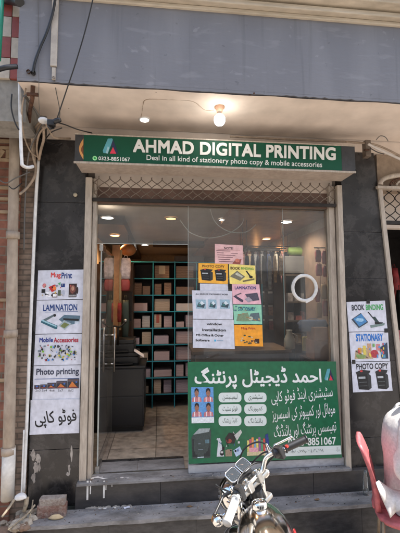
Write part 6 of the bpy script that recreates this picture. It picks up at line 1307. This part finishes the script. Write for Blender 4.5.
# flaking plaster and drips on the left pillar
mb = MB(); g = random.Random(14)
for cx_, cy_, w_, h_ in ((33.5, 455, 3.5, 7), (38, 458, 3, 8), (36, 468, 3.5, 8), (33.5, 478, 3, 6), (39.5, 467, 1.6, 5), (71.5, 454, 1.4, 9), (69.5, 469, 1.5, 5), (68, 474, 2.2, 2.5)):
    q = [U(cx_+w_*math.cos(a)*g.uniform(.5, 1), cy_+h_*math.sin(a)*g.uniform(.5, 1), -.0535) for a in [2*PI*k/14 for k in range(14)]]; mb.add(q+[v+Vector((0, .0025, 0)) for v in q], [list(range(14))]+[(k, (k+1) % 14, (k+1) % 14+14, k+14) for k in range(14)], dirty('flaking_plaster', (.38, .34, .30, 1), (.12, .1, .09, 1), .8, 30, .9))
mb.build('plaster_patch', None, B)
# green metal strip at the right jamb foot
GS = MB(); a = U(344, 471, -.085); b = U(346.3, 494, -.085); GS.box((a.x, -.085, b.z), (b.x, -.077, a.z), mat('green_metal', (.02, .16, .09, 1), .5)); a2 = U(339, 492.5, -.085); GS.box((a2.x, -.085, b.z), (a.x-.0005, -.077, b.z+.012), mat('green_metal', (.02, .16, .09, 1), .5))
o = GS.build('green_bracket', None); recentre(o); tag(o, 'thin green metal bracket at the foot of the right window jamb', 'bracket')
mb = MB(); a = U(350.5, 470, -.09); b = U(354.5, 497, -.09); mb.box((a.x, -.088, b.z), (b.x, -.078, a.z), M_steel); a = U(358, 472, -.1); b = U(366, 495, -.1); mb.lathe([(0, 0), (.022, 0), (.024, .05), (.02, .13), (.012, .16), (.012, .19), (0, .19)], ((a.x+b.x)/2, -.15, ZL+.0), m=M_glass, n=18); 
mb.v = mb.v; 
o = mb.build('bottle', None); recentre(o); tag(o, 'clear bottle standing behind the red chair at the pillar foot', 'bottle')

# ------------------------------------------------------------------ grit, litter and dust on the treads
g = random.Random(55); mb = MB(); cols = [mat('grit_pale', (.36, .32, .27, 1), .9), mat('grit_dark', (.05, .045, .04, 1), .9), mat('grit_brown', (.20, .14, .10, 1), .9)]
for k in range(520):
    x = g.uniform(sx0+.04, 2.2)
    if g.random() < .7: y = YP-.002-abs(g.gauss(0, .02)); z = ZL
    else: y = g.uniform(YL+.015, YP); z = ZL
    if g.random() < .18: x = g.uniform(XL, XR); y = g.uniform(YP+.004, -.055); z = ZT
    y = max(y, YL+.012) if z == ZL else y
    r = g.uniform(.0012, .0042)*(1.8 if g.random() < .05 else 1)
    vs, fs_ = rock((x, y, z+r*.5), (r*g.uniform(.8, 1.8), r, r*.6), None, k, 5, 3); mb.add(vs, fs_, cols[k % 3], False)
o = mb.build('grit', None); o['kind'] = 'stuff'; tag(o, 'fine grit and dust crumbs scattered along the grey step treads', 'grit')
LG = 'litter on the steps'
for i, (px, py, z, w_, d_, m_, lb) in enumerate(((127, 508, ZL, .035, .02, M_paper, 'scrap of white paper on the lower step below the door'), (166, 503.5, ZL, .02, .014, M_paper, 'tiny white paper scrap at the foot of the dark riser'), (190, 507, ZL, .03, .012, mat('leaf_brown', (.16, .09, .04, 1), .8), 'dry brown leaf on the lower step near the motorcycle'), (317, 500, ZL, .028, .016, mat('leaf_brown', (.16, .09, .04, 1), .8), 'dry brown leaf on the lower step near the red chair'))):
    p = UZ(px, py, z); mb = MB(); n = 9
    top = [(p.x+w_*math.cos(t)*g.uniform(.6, 1), max(YL+.02, min(YP-.003, p.y+d_*math.sin(t)*g.uniform(.6, 1))), z+.002+.006*abs(math.sin(t*1.5+i))) for t in [2*PI*k/n for k in range(n)]]
    mb.add([(p.x, min(YP-.003, p.y), z+.002)]+top, [(0, k+1, (k+1) % n+1) for k in range(n)], m_); o = mb.build('litter', None); md = o.modifiers.new('solid', 'SOLIDIFY'); md.thickness = .0008; recentre(o); tag(o, lb, 'litter', LG)
# scuffs of dry cement where the dark riser meets the lower tread
mb = MB(); M_cem = dirty('dry_cement', (.40, .37, .33, 1), (.2, .18, .16, 1), .8, 30, .9, bump=.4)
for k in range(34):
    px = 88+42*g.random()**1.6; a = U(px, 502, YP+.011); w_ = g.uniform(.006, .03); h_ = g.uniform(.004, .018)
    q = [(a.x+w_*math.cos(t)*g.uniform(.6, 1), YP+.0105-.001*g.random(), ZL+.0005+h_*abs(math.sin(t))*g.uniform(.4, 1)) for t in [PI*j/8 for j in range(9)]]
    mb.add(q+[(v[0], YP+.0125, v[2]) for v in q], [list(range(9))]+[(j, (j+1) % 9, 9+(j+1) % 9, 9+j) for j in range(9)], M_cem)
mb.build('cement_crust', None, B)
